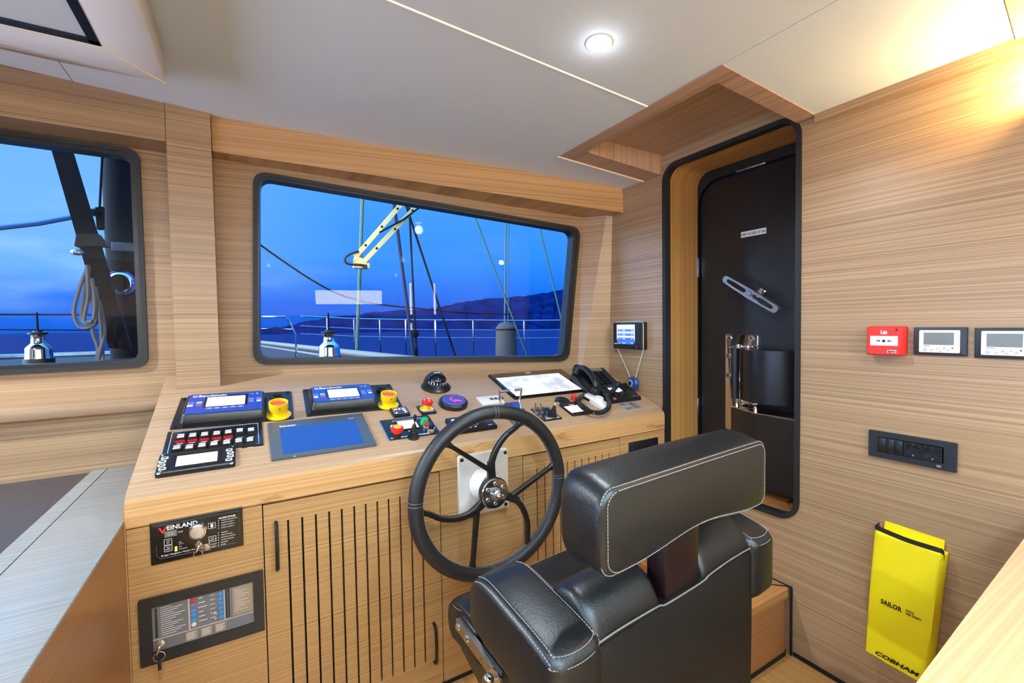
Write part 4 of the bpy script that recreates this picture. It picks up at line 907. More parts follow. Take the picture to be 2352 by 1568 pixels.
# white handpiece inside the loop of the cord
M0, w, h = on_top((1336, 911), (1360, 908), (1402, 943), (1374, 949)); 
pa, pb = top2(1340, 911), top2(1396, 942); dv = pb-pa
MW_ = place_top((pa+pb)/2, math.atan2(dv.y, dv.x)); Lw = dv.length
wh = thing('white_handpiece', 'white wedge shaped handpiece lying inside the loop of coiled cord', 'handpiece', MW_)
sec = lambda x, wd, z1: [V((x, -wd, .002)), V((x, wd, .002)), V((x, wd*.9, z1*.8)), V((x, wd*.6, z1)), V((x, -wd*.6, z1)), V((x, -wd*.9, z1*.8))]
MB().loft([sec(-Lw/2, .024, .018), sec(-Lw/2+.004, .027, .023), sec(-Lw*.1, .029, .027), sec(Lw*.25, .032, .026), sec(Lw*.44, .026, .020), sec(Lw*.5, .016, .012)]).build('body', WHITE, wh, 50)
MB().lathe([(.022, 0), (.022, .008), (.019, .012), (0, .013)], (Lw*.08, .004, .025)).build('round_key', WHITE, wh)
MB().box(-Lw*.42, -Lw*.1, -.030, -.020, .006, .018, .002).build('side_slot', BLACK, wh)
# radio head by the wall
M0, w, h = on_top((1388, 900), (1438, 893), (1470, 917), (1393, 926)); 
xr = [top2(*q) for q in ((1393, 926), (1470, 917))]
cx, wv = (xr[0].x+xr[1].x)/2, xr[1].x-xr[0].x
MRd = place_top(V((cx, xr[1].y+.055)), 0); w, h = wv, .125
rd = thing('radio_head', 'black radio control head with knobs and tiny white screen beside the wall', 'radio', MRd)
MB().hexa([(-w/2, -h/2, .0005), (w/2, -h/2, .0005), (w/2, h/2, .0005), (-w/2, h/2, .0005), (-w/2+.003, -h/2+.003, .018), (w/2-.003, -h/2+.003, .018), (w/2-.003, h/2-.003, .04), (-w/2+.003, h/2-.003, .04)]).build('housing', BLACK, rd, 20)
sl_ = lambda y: .018+.022*(y+h/2)/h
MB().hexa([(-w*.18, -.005, sl_(-.005)), (w*.14, -.005, sl_(-.005)), (w*.14, .04, sl_(.04)), (-w*.18, .04, sl_(.04)), (-w*.18, -.005, sl_(-.005)+.002), (w*.14, -.005, sl_(-.005)+.002), (w*.14, .04, sl_(.04)+.002), (-w*.18, .04, sl_(.04)+.002)]).build('screen', SCRW, rd, 0)
for x, y, r_ in ((w*.02, -.03, .013), (w*.22, -.025, .012), (-w*.17, -.028, .011), (-w*.36, -.02, .010)):
    k = MB().lathe([(r_, 0), (r_, .012), (r_*.85, .018), (0, .018)], (x, y, sl_(y)-.002)).build('knob', RUBBER, rd)
for i in range(3):
    for j in range(4):
        x, y = w*.24+i*.022, .0+j*.016; MB().box(x-.008, x+.008, y-.005, y+.005, sl_(y), sl_(y)+.004, .0015).build('key', SATIN, rd)
MB().lathe([(.008, 0), (.009, .006), (0, .008)], (-w*.30, -.052, .018)).build('red_key', mat('faded_red', (190, 90, 90), .5), rd)
MB().box(w*.40, w*.45, -.05, -.047, .0195, .0205).box(w*.28, w*.32, -.05, -.047, .0195, .0205).build('legend', INK, rd, 0)
# instruction sticker
M0, w, h = on_top((1418.5, 926.6), (1457.5, 921.7), (1483, 937), (1438, 944)); M = flat(M0)
stk = thing('instruction_sticker', 'grey printed instruction sticker on the worktop near the door', 'sticker', M)
MB().box(-w/2, w/2, -h/2, h/2, .0003, .0008).build('sheet', mat('sticker_grey', (150, 148, 150), .5), stk)
m = MB()
for i in range(7):
    for j in range(2):
        if not (2 <= i <= 4 and j == 0): m.box(-w*.42+j*w*.45, -w*.42+j*w*.45+w*(.25+.12*((i*7+j*3) % 3)/2), h*.36-i*h*.115, h*.36-i*h*.115+.004, .0008, .0011)
m.build('print_line', NAVY, stk, 0)

# ---------------------------------------------------------------- panels let into the cabinet front
q = [(343.8, 1200.5), (556.7, 1163), (559.5, 1251.6), (348, 1295.8)]
M, w, h = on_front(*q)
va = thing('watch_alarm_panel', 'small black watch alarm panel with a round chrome knob on the cabinet front', 'alarm panel', M)
MB().prism(rrect(-w/2, w/2, -h/2, h/2, .002), .0, .006, None, .0015).build('housing', mat('gloss_panel_black', (14, 13, 13), .2), va)
def F(px, py): return M.inverted() @ atY(px, py, YC-.006)
def fz(ox, oy): return F(320+ox/7.35, 1140+oy/7.35)
m = MB(); a, b_ = fz(285, 790), fz(345, 1060); c_ = fz(1620, 800)
m.tube([(-w*.44, -h*.05, .0062), (-w*.44, -h*.3, .0062), (-w*.40, -h*.38, .0062), (w*.42, -h*.38, .0062)], .0006, 5).tube([(-w*.45, h*.42, .0062), (w*.46, h*.42, .0062), (w*.46, -h*.2, .0062)], .0005, 5).build('border_line', GREY, va)
p = fz(395, 570); MB().text('V', .021, p.x, p.y-.008, .0062, 'CENTER', 1.25, bold=.0008).build('lettering', mat('red_print', (200, 40, 34), .5), va, 0)
MB().text('EINLAND', .016, p.x+.008, p.y-.002, .0062, bold=.0004, sx=1.0).build('lettering', INK, va, 0)
p = fz(530, 625); MB().box(p.x-.013, p.x+.013, p.y-.008, p.y+.008, .006, .0068).build('time_display', SCRG, va)
MB().text('88', .014, p.x, p.y-.005, .007, 'CENTER', bold=.0002).build('digits', mat('digit_grey', (150, 150, 142), .4), va, 0)
p = fz(645, 610); MB().text('TIME', .0055, p.x, p.y-.001, .0062).build('lettering', INK, va, 0)
p = fz(985, 580); k = MB().lathe([(.0225, 0), (.0225, .006), (.020, .010), (.0165, .011), (.0165, .009)], (p.x, p.y, .006)).build('knob_ring', CHROME, va)
MB().lathe([(.0165, .009), (.0155, .0125), (.006, .014), (0, .0135)], (p.x, p.y, .006)).build('knob_face', mat('knob_pearl', (206, 204, 196), .25, metal=.4), va)
for (ox, oy, tx) in ((1225, 490, None), (1235, 715, ('DIM', 'SELECT')), (485, 765, ('TIME', 'SET')), (488, 875, ('TEST', 'RESET'))):
    p = fz(ox, oy); m = outline(MB(), p.x-.0085, p.x+.0085, p.y-.008, p.y+.008, .006, .001)
    if tx:
        for i, t in enumerate(tx): m.text(t, .0042, p.x, p.y+.001-.005*i, .0062, 'CENTER')
    else: m.box(p.x-.003, p.x+.003, p.y-.005, p.y+.005, .006, .0064)
    m.build('key', INK, va, 0)
GRN = mat('led_green', (180, 255, 60), .4, emit=2.5, erg=(170, 255, 60)); AMB = mat('led_amber', (255, 190, 110), .4, emit=2.5, erg=(255, 190, 110))
for (oy, mm) in ((862, GRN), (905, AMB)):
    p = fz(620, oy); MB().sphere((p.x, p.y, .006), .0032, (1, 1, .5), 12).build('pilot_light', mm, va)
for (oy, t) in ((775, 'ON'), (805, 'AUTO'), (852, 'OFF'), (890, 'WARNING')):
    p = fz(665, oy); MB().text(t, .0038, p.x, p.y-.001, .0062).build('lettering', INK, va, 0)
p = fz(1335, 370); MB().text('ALARM STAGE', .0062, p.x, p.y-.002, .0062, bold=.0002).build('lettering', INK, va, 0)
for i, t in enumerate(('VISUAL INDICATION', 'AUDIO ALARM 1', 'AUDIO ALARM 2', 'AUDIO ALARM 3', '', 'MASTER', 'FIRST OFFICER', 'SECOND OFFICER', 'THIRD OFFICER', 'BACKUP', 'SPARE')):
    if t:
        p = fz(1380, 400+i*41); m = MB().text(t, .0042, p.x, p.y-.002, .0062); m.cyl((p.x-.006, p.y, .006), (p.x-.006, p.y, .0066), .0012, seg=8); m.build('lettering', INK, va, 0)
p = fz(370, 1020); MB().text('Bridge Navigation Watch Alarm System', .0064, p.x, p.y, .0062, sx=.95).build('lettering', INK, va, 0)
p = fz(1130, 855); MB().lathe([(.008, 0), (.008, .002), (.004, .003), (0, .003)], (p.x, p.y, .006)).build('lock_face', STEEL, va)
outline(MB(), p.x-.009, p.x+.009, p.y-.009, p.y+.009, .006, .0008).text('MODE', .0045, p.x+.011, p.y+.003, .0062).text('RESET', .0045, p.x+.011, p.y-.004, .0062).build('key_legend', INK, va, 0)
def key_on(M, p, name, label, s=1, blade=False):
    k = thing(name, label, 'key', M @ Matrix.Translation((p.x, p.y, .0065)))
    MB().lathe([(.009*s, 0), (.009*s, .004), (.005*s, .005)]).build('lock_collar', CHROME, k)
    MB().box(-.0012, .0012, -.006*s, .006*s, .003, .016).build('blade', CHROME, k)
    MB().prism(rrect(-.010*s, .010*s, -.012*s, .012*s, .006*s), -.0013, .0013, Matrix.Translation((0, -.001, .024)) @ Matrix.Rotation(R(90), 4, 'Y') @ Matrix.Rotation(R(20), 4, 'X')).build('bow', CHROME, k)
    MB().tube([(.003+.001*math.sin(a), -.021*s+.011*s*math.sin(a), .022+.010*s*math.cos(a)*.4+.004*math.cos(a)) if False else (.011*s*math.cos(a), -.020*s+.011*s*math.sin(a), .022) for a in [2*math.pi*i/24 for i in range(24)]], .0011, 6, True).build('ring', CHROME, k)
    if blade:
        MB().box(-.004, .004, -.058, -.030, .0205, .0235, .001).build('spare_bow', SATIN, k); MB().box(-.003, .003, -.085, -.058, .021, .023).build('spare_blade', STEEL, k)
    return k
p = fz(1000, 800); key_on(M, p, 'small_key', 'small key with a split ring in the watch alarm panel', .9)
# fire panel
q = [(316, 1378.6), (603, 1306.8), (609.3, 1442.5), (325.7, 1529)]
M, w, h = on_front(*q)
fp = thing('fire_alarm_panel', 'large black framed fire alarm panel with rows of blue buttons', 'alarm panel', M)
def F2(ox, oy): p_ = M.inverted() @ atY(300+ox/5.641, 1290+oy/5.641, YC-.006); return p_
fq = [F2(265, 585), F2(1580, 262), F2(1605, 785), F2(305, 1165)]
x0, x1 = (fq[0].x+fq[3].x)/2, (fq[1].x+fq[2].x)/2; y0, y1 = (fq[2].y+fq[3].y)/2, (fq[0].y+fq[1].y)/2
MB().holed(rrect(-w/2, w/2, -h/2, h/2, .003), [[(x0, y0), (x1, y0), (x1, y1), (x0, y1)]], .0, .010).build('frame', BLACK, fp)
FG = mat('panel_grey', (104, 102, 104), .45)
MB().box(x0, x1, y0, y1, .001, .005).build('face', FG, fp, 0)
Wf, Hf = x1-x0, y1-y0; xf = lambda f_: x0+Wf*f_; yf = lambda f_: y0+Hf*f_
LINEW = mat('panel_line', (196, 188, 182), .5)
m = MB().box(xf(.335), xf(.35), yf(.27), yf(1), .005, .0055).box(xf(.69), xf(.70), yf(.27), yf(1), .005, .0055).box(xf(0), xf(1), yf(.25), yf(.27), .005, .0055)
m.build('divider', LINEW, fp, 0)
MB().box(xf(.78), xf(1), yf(.30), yf(.98), .005, .0053).box(xf(.3), xf(.42), yf(.02), yf(.22), .005, .0053).box(xf(.45), xf(.56), yf(.02), yf(.22), .005, .0053).box(xf(.59), xf(.70), yf(.03), yf(.23), .005, .0053).build('text_field', mat('panel_beige', (150, 134, 112), .5), fp, 0)
m = MB()
for i in range(14): m.box(xf(.075), xf(.075+.1+.13*((i*5) % 7)/6), yf(.93-.047*i), yf(.94-.047*i), .005, .0054)
for i in range(12): m.box(xf(.8), xf(.8+.06+.1*((i*3) % 5)/4), yf(.9-.045*i), yf(.907-.045*i), .0053, .0056)
for i in range(6): m.box(xf(.435), xf(.48+.02*(i % 3)), yf(.92-.105*i), yf(.935-.105*i), .005, .0054); m.box(xf(.55), xf(.60), yf(.92-.105*i), yf(.93-.105*i), .005, .0054)
for k in (.3, .45, .59):
    for i in range(6): m.box(xf(k+.01), xf(k+.1-.01*(i % 3)), yf(.19-.027*i), yf(.197-.027*i), .0053, .0056)
m.build('print_line', INK, fp, 0)
m = MB()
for i in range(14): m.cyl((xf(.035), yf(.93-.047*i), .005), (xf(.035), yf(.93-.047*i), .0062), .0026, seg=10)
for i in range(16):
    for k in (.715, .74): m.cyl((xf(k), yf(.95-.042*i), .005), (xf(k), yf(.95-.042*i), .006), .0023, seg=8)
m.build('indicator', BLACK, fp)
BB = mat('button_blue', (62, 140, 214), .35)
for i in range(6):
    mm = (RED, BB, BB, BB, BB, WHITE)[i]
    b = MB().lathe([(.0057, 0), (.0054, .0022), (0, .0028)], (xf(.385), yf(.905-.108*i), .005)).build('button', mm, fp)
    if i == 1: MB().box(xf(.385)-.0050, xf(.385)+.0050, yf(.905-.108)-.0035, yf(.905-.108)-.0005, .0070, .0082).build('red_half', RED, b)
    MB().lathe([(.0057, 0), (.0054, .0022), (0, .0028)], (xf(.655), yf(.905-.108*i), .005)).build('button', BB, fp)
MB().text('^', .02, xf(.60), yf(.40), .0052, 'CENTER').text('v', .012, xf(.60), yf(.33), .0052, 'CENTER').build('arrow', INK, fp, 0)
p = F2(385, 1050); key_on(M, p, 'panel_key', 'key with spare blade hanging from its ring in the fire alarm panel', 1.1, True)

# ---------------------------------------------------------------- chart table, port side
tb = thing('chart_table', 'pale wooden chart table with a dark inlaid top at the left', 'table', Matrix.Translation((-.285, 1.2, 0)))
X0, Y0 = -.285, 1.2
MB().box(-.44-X0+.001, 0, .2-Y0, 2.075-Y0, .783, .79, .002).build('top_board', WT, tb, 30)
MB().box(-.48-X0, -.44-X0-.001, .2-Y0, 2.075-Y0, .762, .79).build('inner_board', WT, tb, 0)
MB().box(-1.5-X0, -.48-X0, .2-Y0, 2.075-Y0, .762, .784).build('inlay', mat('dark_leather_inlay', (62, 54, 56), .5), tb, 0)
MB().box(-.02, -.001, .205-Y0, 1.468-Y0, .0, .783).build('side_panel', wood('teak_side_slant', 'z', light=(176, 124, 76), dark=(120, 78, 46), tilt=0), tb, 0)
MB().box(-1.5-X0, -.022, .24-Y0, 2.07-Y0, .0, .755).build('cabinet_core', GAP, tb, 0)
# desk corner close on the right
dk = thing('desk', 'light wooden desk top in the near right corner', 'desk', Matrix.Translation((1.2, -.1, 0)))
MB().prism([(-.45, -.45), (.54, -.45), (.54, .392), (-.45, .338)], .74, .775).build('desk_top', WD, dk, 0)
MB().box(-.42, .54, -.43, .30, .0, .74).build('desk_body', WD, dk, 0)
# step box
stb = thing('step_box', 'teak step box with black caulked top on the floor below the door', 'step', Matrix.Translation((1.575, 1.2, 0)))
sx0, sx1, sy0, sy1 = 1.40-1.575, XR-1.575-.003, .912-1.2, 1.44-1.2
MB().prism(rrect(sx0+.012, sx1, sy0+.012, sy1, .03), .014, .232).build('box', wood('teak_step_box', 'z', light=(190, 132, 78), dark=(140, 92, 54)), stb, 40)
MB().prism(rrect(sx0+.012, sx1, sy0+.008, sy1, .03), 0, .014).build('floor_seal', GAP, stb)
MB().prism(rrect(sx0, sx1, sy0, sy1, .03), .232, .262, None, .006).build('lid', wood('teak_step_lid', 'y', light=(198, 140, 80), dark=(150, 100, 56)), stb, 30)
m = MB()
def caulk(a, b, wd=.0035):
    a, b = V((*a, .2618)), V((*b, .2618)); d_ = (b-a).normalized(); n_ = V((-d_.y, d_.x, 0))*wd
    m.hexa([a-n_, b-n_, b+n_, a+n_, *(q_+V((0, 0, .0012)) for q_ in (a-n_, b-n_, b+n_, a+n_))])
ci = .10
caulk((sx0+.008, sy0+.012), (sx0+ci, sy0+ci)); caulk((sx1, sy0+.004), (sx1-ci, sy0+ci)); caulk((sx0+ci, sy0+ci), (sx1-ci, sy0+ci)); caulk((sx0+ci, sy0+ci), (sx0+ci, sy1)); caulk((sx1-ci, sy0+ci), (sx1-ci, sy1)); caulk((sx1-.003, sy0), (sx1-.003, sy1), .004)
m.build('caulking', GAP, stb, 0)
MB().box(sx1-.006, sx1, sy0-.003, sy0+.004, 0, .262).build('wall_seal', GAP, stb, 0)

# ================================================================== STEERING WHEEL
MWH = frame((.731, YC, .697), (1, 0, 0), (0, 0, 1))     # local z = out of the cabinet
wm = thing('wheel_mount', 'white square mounting plate with round boss behind the steering wheel', 'mount', MWH)
MB().prism(rrect(-.103, .100, -.112, .112, .008), 0, .012, None, .003).build('mount_plate', WHITE, wm)
MB().lathe([(.062, .012), (.058, .02), (.048, .045), (.044, .062), (0, .062)], seg=36).build('boss', WHITE, wm)
for x in (-.09, .087):
    for y in (-.098, .098): MB().lathe([(.007, .012), (.007, .014), (.004, .0155), (0, .0155)], (x, y, 0), seg=12).build('screw', SATIN, wm)
WZ_ = .100                                                # hub distance from the cabinet
sw = thing('steering_wheel', 'black leather covered steering wheel with three forked spokes', 'steering wheel', MWH @ Matrix.Translation((-.012, -.005, WZ_)))
RM, RT_ = .279, .0245
N_ = 96
rim = MB(); rim.tube([(RM*math.cos(2*math.pi*i/N_), RM*math.sin(2*math.pi*i/N_), 0) for i in range(N_)], RT_, 20, True)
ro_ = rim.build('rim', LEATW, sw, 60)
m = MB()
for a0 in (88, 176, 268, 2):                              # double wraps
    for da in (-1.1, 1.1):
        a = R(a0+da); c = V((math.cos(a), math.sin(a), 0))
        m.stitch([c*(RM+(RT_+.0004)*math.cos(t)) + V((0, 0, (RT_+.0004)*math.sin(t))) for t in [2*math.pi*k/24 for k in range(25)]], .0009, .004, .002)
m.stitch([(RM*1.0*math.cos(t)-(RT_+.0003)*math.cos(t)*.94, RM*math.sin(t)-(RT_+.0003)*math.sin(t)*.94, .0072) for t in [2*math.pi*k/180 for k in range(181)]], .0008, .005, .003)
m.stitch([(RM*1.0*math.cos(t)-(RT_+.0003)*math.cos(t)*.94, RM*math.sin(t)-(RT_+.0003)*math.sin(t)*.94, -.0072) for t in [2*math.pi*k/180 for k in range(181)]], .0008, .005, .003)
for i in range(170):                                      # cross stitch along the inside
    a = 2*math.pi*i/170; b = 2*math.pi*(i+1)/170
    for s_ in (-1, 1):
        r0 = RM-RT_-.0004
        m.cyl((r0*math.cos(a), r0*math.sin(a), -.006*s_), (r0*math.cos(b), r0*math.sin(b), .006*s_), .0006, seg=4)
m.build('stitching', THREAD, ro_, 0)
m = MB()
m.add(MB().tube([(RM*math.cos(t), RM*math.sin(t), 0) for t in [2*math.pi*k/8 for k in range(2)]], .001).bm) if False else None
SPK = mat('spoke_black', (17, 17, 19), .32)
ri_in = RM-RT_+.006
def spoke(base):
    def P(ang, r): return V((r*math.cos(R(base+ang)), r*math.sin(R(base+ang)), 0))
    m = MB()
    def bar(pts, w0, w1, t0=.016, t1=.014, flare=True):
        n = len(pts); rings = []
        for i, p in enumerate(pts):
            d = (pts[min(i+1, n-1)]-pts[max(i-1, 0)]).normalized(); s = V((-d.y, d.x, 0)); f = i/(n-1); w = w0+(w1-w0)*f; t = t0+(t1-t0)*f
            if flare and f > .9: w *= 1+(f-.9)*9
            rings.append([p+s*w+V((0, 0, t*.35)), p+s*w*.7+V((0, 0, t*.5)), p-s*w*.7+V((0, 0, t*.5)), p-s*w+V((0, 0, t*.35)), p-s*w+V((0, 0, -t*.5)), p+s*w+V((0, 0, -t*.5))])
        m.loft(rings)
    bar(spl([P(0, .035), P(0, .075), P(-2, .110)], 4), .015, .0125, flare=False)
    A_, B_ = P(0, .076), P(36, ri_in); bar([A_.lerp(B_, k/16) for k in range(17)], .009, .007)          # straight arm
    bar(spl([P(0, .072), P(-2, .10), P(-10, .145), P(-20, .195), P(-29, .235), P(-32, ri_in)], 6), .011, .0075)   # curved arm
    return m.build('spoke', SPK, sw, 40)
for b in (95, 215, 335): spoke(b)
MB().lathe([(.052, -.012), (.054, .004), (.054, .010)], seg=40).build('hub', SPK, sw)
hc_ = MB().lathe([(.0525, .004), (.0525, .014), (.050, .0165), (0, .0165)], seg=44).build('hub_cap', CHROME, sw)
for i in range(6):
    a = R(90+60*i); b = MB().lathe([(.0075, .0165), (.0075, .0195), (.0065, .0205), (.004, .0205), (.0035, .018), (0, .018)], (.034*math.cos(a), .034*math.sin(a), 0), seg=16).build('bolt', STEEL, hc_)
MB().lathe([(.021, .0165), (.0205, .024), (.017, .028), (.0165, .034), (.011, .037), (.0105, .048), (.007, .052), (.006, .060), (0, .0615)], seg=24).build('centre_nut', STEEL, hc_)
MB().cyl((0, 0, -.04), (0, 0, -.01), .022).build('shaft', STEEL, sw)

# ================================================================== HELM CHAIR
CA = R(6.3); LAT = V((math.cos(CA), math.sin(CA), 0)); FWD = V((-math.sin(CA), math.cos(CA), 0))
MCH = frame(LAT*.79 + FWD*.65, LAT, FWD)
hc2 = thing('helm_chair', 'black leather helm chair with padded headrest, seen from behind', 'chair', MCH)
def c(l, f, z): return V((l-.79, f-.65, z))
def sweep(xs, prof, scale_at):
    """side profile (fwd, z) swept across the chair; scale_at(i) shrinks the end sections"""
    cf = sum(p[0] for p in prof)/len(prof); cz = sum(p[1] for p in prof)/len(prof)
    return [[c(x, cf+(f-cf)*scale_at[i], cz+(z-cz)*scale_at[i]) for f, z in prof] for i, x in enumerate(xs)]
def pad(mb, x0, x1, prof, r=.02):
    n = 4; xs = []; sc = []
    for k in range(n+1):
        t = R(90*k/n); xs.append(x0+r*(1-math.sin(t))); sc.append(1-(1-math.cos(R(90-90*k/n)))*0 - (r/.09)*(1-math.sin(t))*0 - .12*(1-math.sin(t)))
    xs = [x0+r*(1-math.cos(R(90*k/n))) for k in range(n+1)]; sc = [1-.14*(1-math.sin(R(90*k/n))) for k in range(n+1)]
    mid = [x0+r+(x1-x0-2*r)*k/6 for k in range(1, 6)]
    xs = xs+mid+[x1-r*(1-math.cos(R(90*k/n))) for k in range(n, -1, -1)]; sc = sc+[1]*5+[1-.14*(1-math.sin(R(90*k/n))) for k in range(n, -1, -1)]
    return mb.loft(sweep(xs, prof, sc))
def arc(cx, cz, r, a0, a1, n=5, rz=None): return [(cx+r*math.cos(R(a0+(a1-a0)*k/n)), cz+(rz or r)*math.sin(R(a0+(a1-a0)*k/n))) for k in range(n+1)]
# headrest: front to back section, edges rounded, lower edge bowed up in the middle
HL0, HL1, HF0, HF1 = .507, 1.052, .46, .565
hb = bmesh.new()
hr = MB()
nx = 18; xs = [HL0 + (HL1-HL0)*k/nx for k in range(nx+1)]
rc = .035
def hsec(x):
    e = min(x-HL0, HL1-x); q = 1-(max(0, rc-e)/rc)**2; ins = rc*(1-math.sqrt(max(0, q))) if e < rc else 0
    u = (x-HL0)/(HL1-HL0); zt_ = 1.016-.008*u + .004*math.sin(math.pi*u); zb_ = .873-.011*u + .022*math.sin(math.pi*u)**3
    zt_ -= ins; zb_ += ins*.9; f0 = HF0+ins*.15-.006*math.sin(math.pi*u); f1 = HF1-ins*.6; zf = .012*(1-ins/rc)
    r = .014; rt = .03
    pr = arc(f0+r, zb_+r, r, 270, 180, 4)+arc(f0+r, zt_-r, r, 180, 90, 4)+[(f0+.045, zt_+zf*.8)]+arc(f1-rt, zt_-rt+zf, rt, 90, 0, 4)+arc(f1-rt, zb_+rt, rt, 0, -90, 4)
    return [c(x, f, z) for f, z in pr]
xs2 = [HL0+.0005, HL0+.004, HL0+.010, HL0+.018, HL0+.027] + [HL0+.036+(HL1-HL0-.072)*k/14 for k in range(15)] + [HL1-.027, HL1-.018, HL1-.010, HL1-.004, HL1-.0005]
hr.loft([hsec(x) for x in xs2]); hro = hr.build('headrest', LEATH, hc2, 80)
def head_loop(ins, fo, n=26):
    pts = []
    def zt(u): return 1.016-.008*u+.004*math.sin(math.pi*u)
    def zb(u): return .873-.011*u+.022*math.sin(math.pi*u)**3
    W_ = HL1-HL0; r = .026
    def P(x, z, df=0): u = (x-HL0)/W_; return c(x, HF0-.006*math.sin(math.pi*u)+fo+df, z)
    xa, xb = HL0+ins, HL1-ins
    for k in range(n+1): x = xa+r+(xb-xa-2*r)*k/n; pts.append(P(x, zt((x-HL0)/W_)-ins*.55))
    for k in range(1, 6): a = R(90-90*k/6); pts.append(P(xb-r+r*math.cos(a), zt(1)-ins*.55-r+r*math.sin(a)))
    for k in range(1, 6): a = R(-90*k/6); pts.append(P(xb-r+r*math.cos(a), zb(1)+ins*.55+r+r*math.sin(a)))
    for k in range(n+1): x = xb-r-(xb-xa-2*r)*k/n; pts.append(P(x, zb((x-HL0)/W_)+ins*.55))
    for k in range(1, 6): a = R(270-90*k/6); pts.append(P(xa+r+r*math.cos(a), zb(0)+ins*.55+r+r*math.sin(a)))
    for k in range(1, 6): a = R(180-90*k/6); pts.append(P(xa+r+r*math.cos(a), zt(0)-ins*.55-r+r*math.sin(a)))
    return pts+[pts[0]]
m = MB(); l1 = head_loop(.004, .006); l2 = head_loop(.013, .0005)
m.stitch(l1, .0011, .0065, .003); m.stitch(l2, .0011, .0065, .003)
m.build('stitching', THREAD, hro, 0)
# bracket between headrest and backrest, dark maroon
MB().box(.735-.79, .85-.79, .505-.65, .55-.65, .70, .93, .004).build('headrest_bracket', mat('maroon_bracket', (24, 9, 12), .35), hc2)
# backrest with rolled top, split by the bracket slot
full = [(.508, .36), (.502, .55), (.50, .735)] + [(.503, .750), (.510, .765), (.522, .783), (.54, .798), (.562, .806), (.585, .805), (.607, .795), (.622, .775), (.63, .745)] + [(.635, .60), (.635, .36)]
low = [(.508, .36), (.502, .55), (.50, .725)] + [(.501, .731), (.504, .735), (.508, .737), (.512, .738), (.516, .738), (.52, .738), (.524, .737), (.528, .735), (.53, .73)] + [(.535, .60), (.535, .36)]
bk = MB(); pad(bk, .535, .716, full, .02); pad(bk, .862, 1.066, full, .02)
bko = bk.build('backrest', LEATH, hc2, 60)
lowp = MB(); xs3 = [.695+.19*k/6 for k in range(7)]; lowp.loft([[c(x, f+.001, z) for f, z in low] for x in xs3]).build('back_panel', LEATH, bko, 60)
MB().loft([[c(x, f, z) for f, z in ((.499, .36), (.4965, .56), (.4965, .728), (.499, .737), (.512, .738), (.512, .36))] for x in (.543, .62, .70, .79, .88, .97, 1.058)]).build('rear_cover', LEATH, bko, 50)
m = MB()
m.tube(spl([c(.540, .500, .744), c(.60, .4985, .747), c(.70, .4985, .744), c(.73, .4985, .738), c(.85, .4985, .737), c(.88, .4985, .742), c(.97, .4985, .746), c(1.062, .500, .742)], 6), .0017, 6)
m.build('piping', mat('grey_piping', (120, 118, 114), .6), bko)
# arm bolsters
def bolster(l0, l1, name):
    secs = []
    for f, zt_, zb_, k in ((.485, .742, .640, .60), (.488, .752, .628, .80), (.500, .762, .618, .95), (.52, .770, .615, 1), (.56, .780, .635, 1), (.61, .79, .665, 1), (.66, .800, .675, 1), (.69, .802, .68, 1), (.715, .795, .685, .97), (.735, .775, .692, .9), (.745, .755, .705, .75)):
        w = (l1-l0)/2*k; cx = (l0+l1)/2; r = .018*k
        secs.append([c(cx+x, f, z) for x, z in rrect(-w, w, zb_, zt_, r, 4)])
    return MB().loft(secs).build(name, LEATH, hc2, 60)
bo1 = bolster(.432, .545, 'armrest'); bo2 = bolster(1.052, 1.155, 'armrest')
for bo, l0, l1 in ((bo1, .432, .545), (bo2, 1.052, 1.155)):
    m = MB()
    tops = [(.50, .762), (.52, .770), (.56, .780), (.61, .79), (.66, .800), (.69, .802), (.715, .795)]
    for s_, l in ((1, l0), (-1, l1)):
        for d, dz in ((.0035, -.0066), (.012, -.0004)):
            x = l+s_*d
            pts = [c(x, f, z+dz+(0 if d > .01 else .0)) for f, z in tops]
            m.stitch(spl(pts, 4), .0010, .006, .003)
    lo, hi = (l0+.012, l1-.012)
    pts = [c(l0+.0035, .50, .752)] + [c((l0+l1)/2-(l1-l0)/2*.97*math.cos(math.pi*k/12), .503-.019*math.sin(math.pi*k/12), .750-.003*math.sin(math.pi*k/12)) for k in range(13)]
    m.stitch(pts, .0010, .006, .003)
    pts = [c((l0+l1)/2-(l1-l0)/2*.82*math.cos(math.pi*k/12), .508-.016*math.sin(math.pi*k/12), .7655-.004*math.sin(math.pi*k/12)) for k in range(13)]
    m.stitch(pts, .0010, .006, .003)
    m.build('stitching', THREAD, bo, 0)
# seat: rear cushion, front flip-up bolster
m = MB(); pad(m, .548, 1.048, [(.60, .47), (.60, .53), (.61, .555), (.64, .565), (.80, .565), (.865, .56), (.882, .55), (.884, .53), (.884, .47)], .03); so = m.build('seat', LEATH, hc2, 60)
m = MB(); pad(m, .548, 1.048, [(.888, .455), (.888, .545), (.895, .562), (.915, .57), (.98, .572), (1.02, .562), (1.04, .54), (1.046, .51), (1.04, .475), (1.02, .455)], .03); fo_ = m.build('seat_bolster', LEATH, hc2, 60)
m = MB(); m.stitch([c(.575+.45*k/30, .878, .559) for k in range(31)], .001, .006, .003); m.build('stitching', THREAD, so, 0)
m = MB(); m.stitch([c(.5505+.006*math.sin(k*.3), .90+.11*k/20, .562-.004*(k/20)**2*2) for k in range(21)], .001, .006, .003).stitch([c(.60+.40*k/30, 1.015, .5655) for k in range(31)], .001, .006, .003); m.build('stitching', THREAD, fo_, 0)
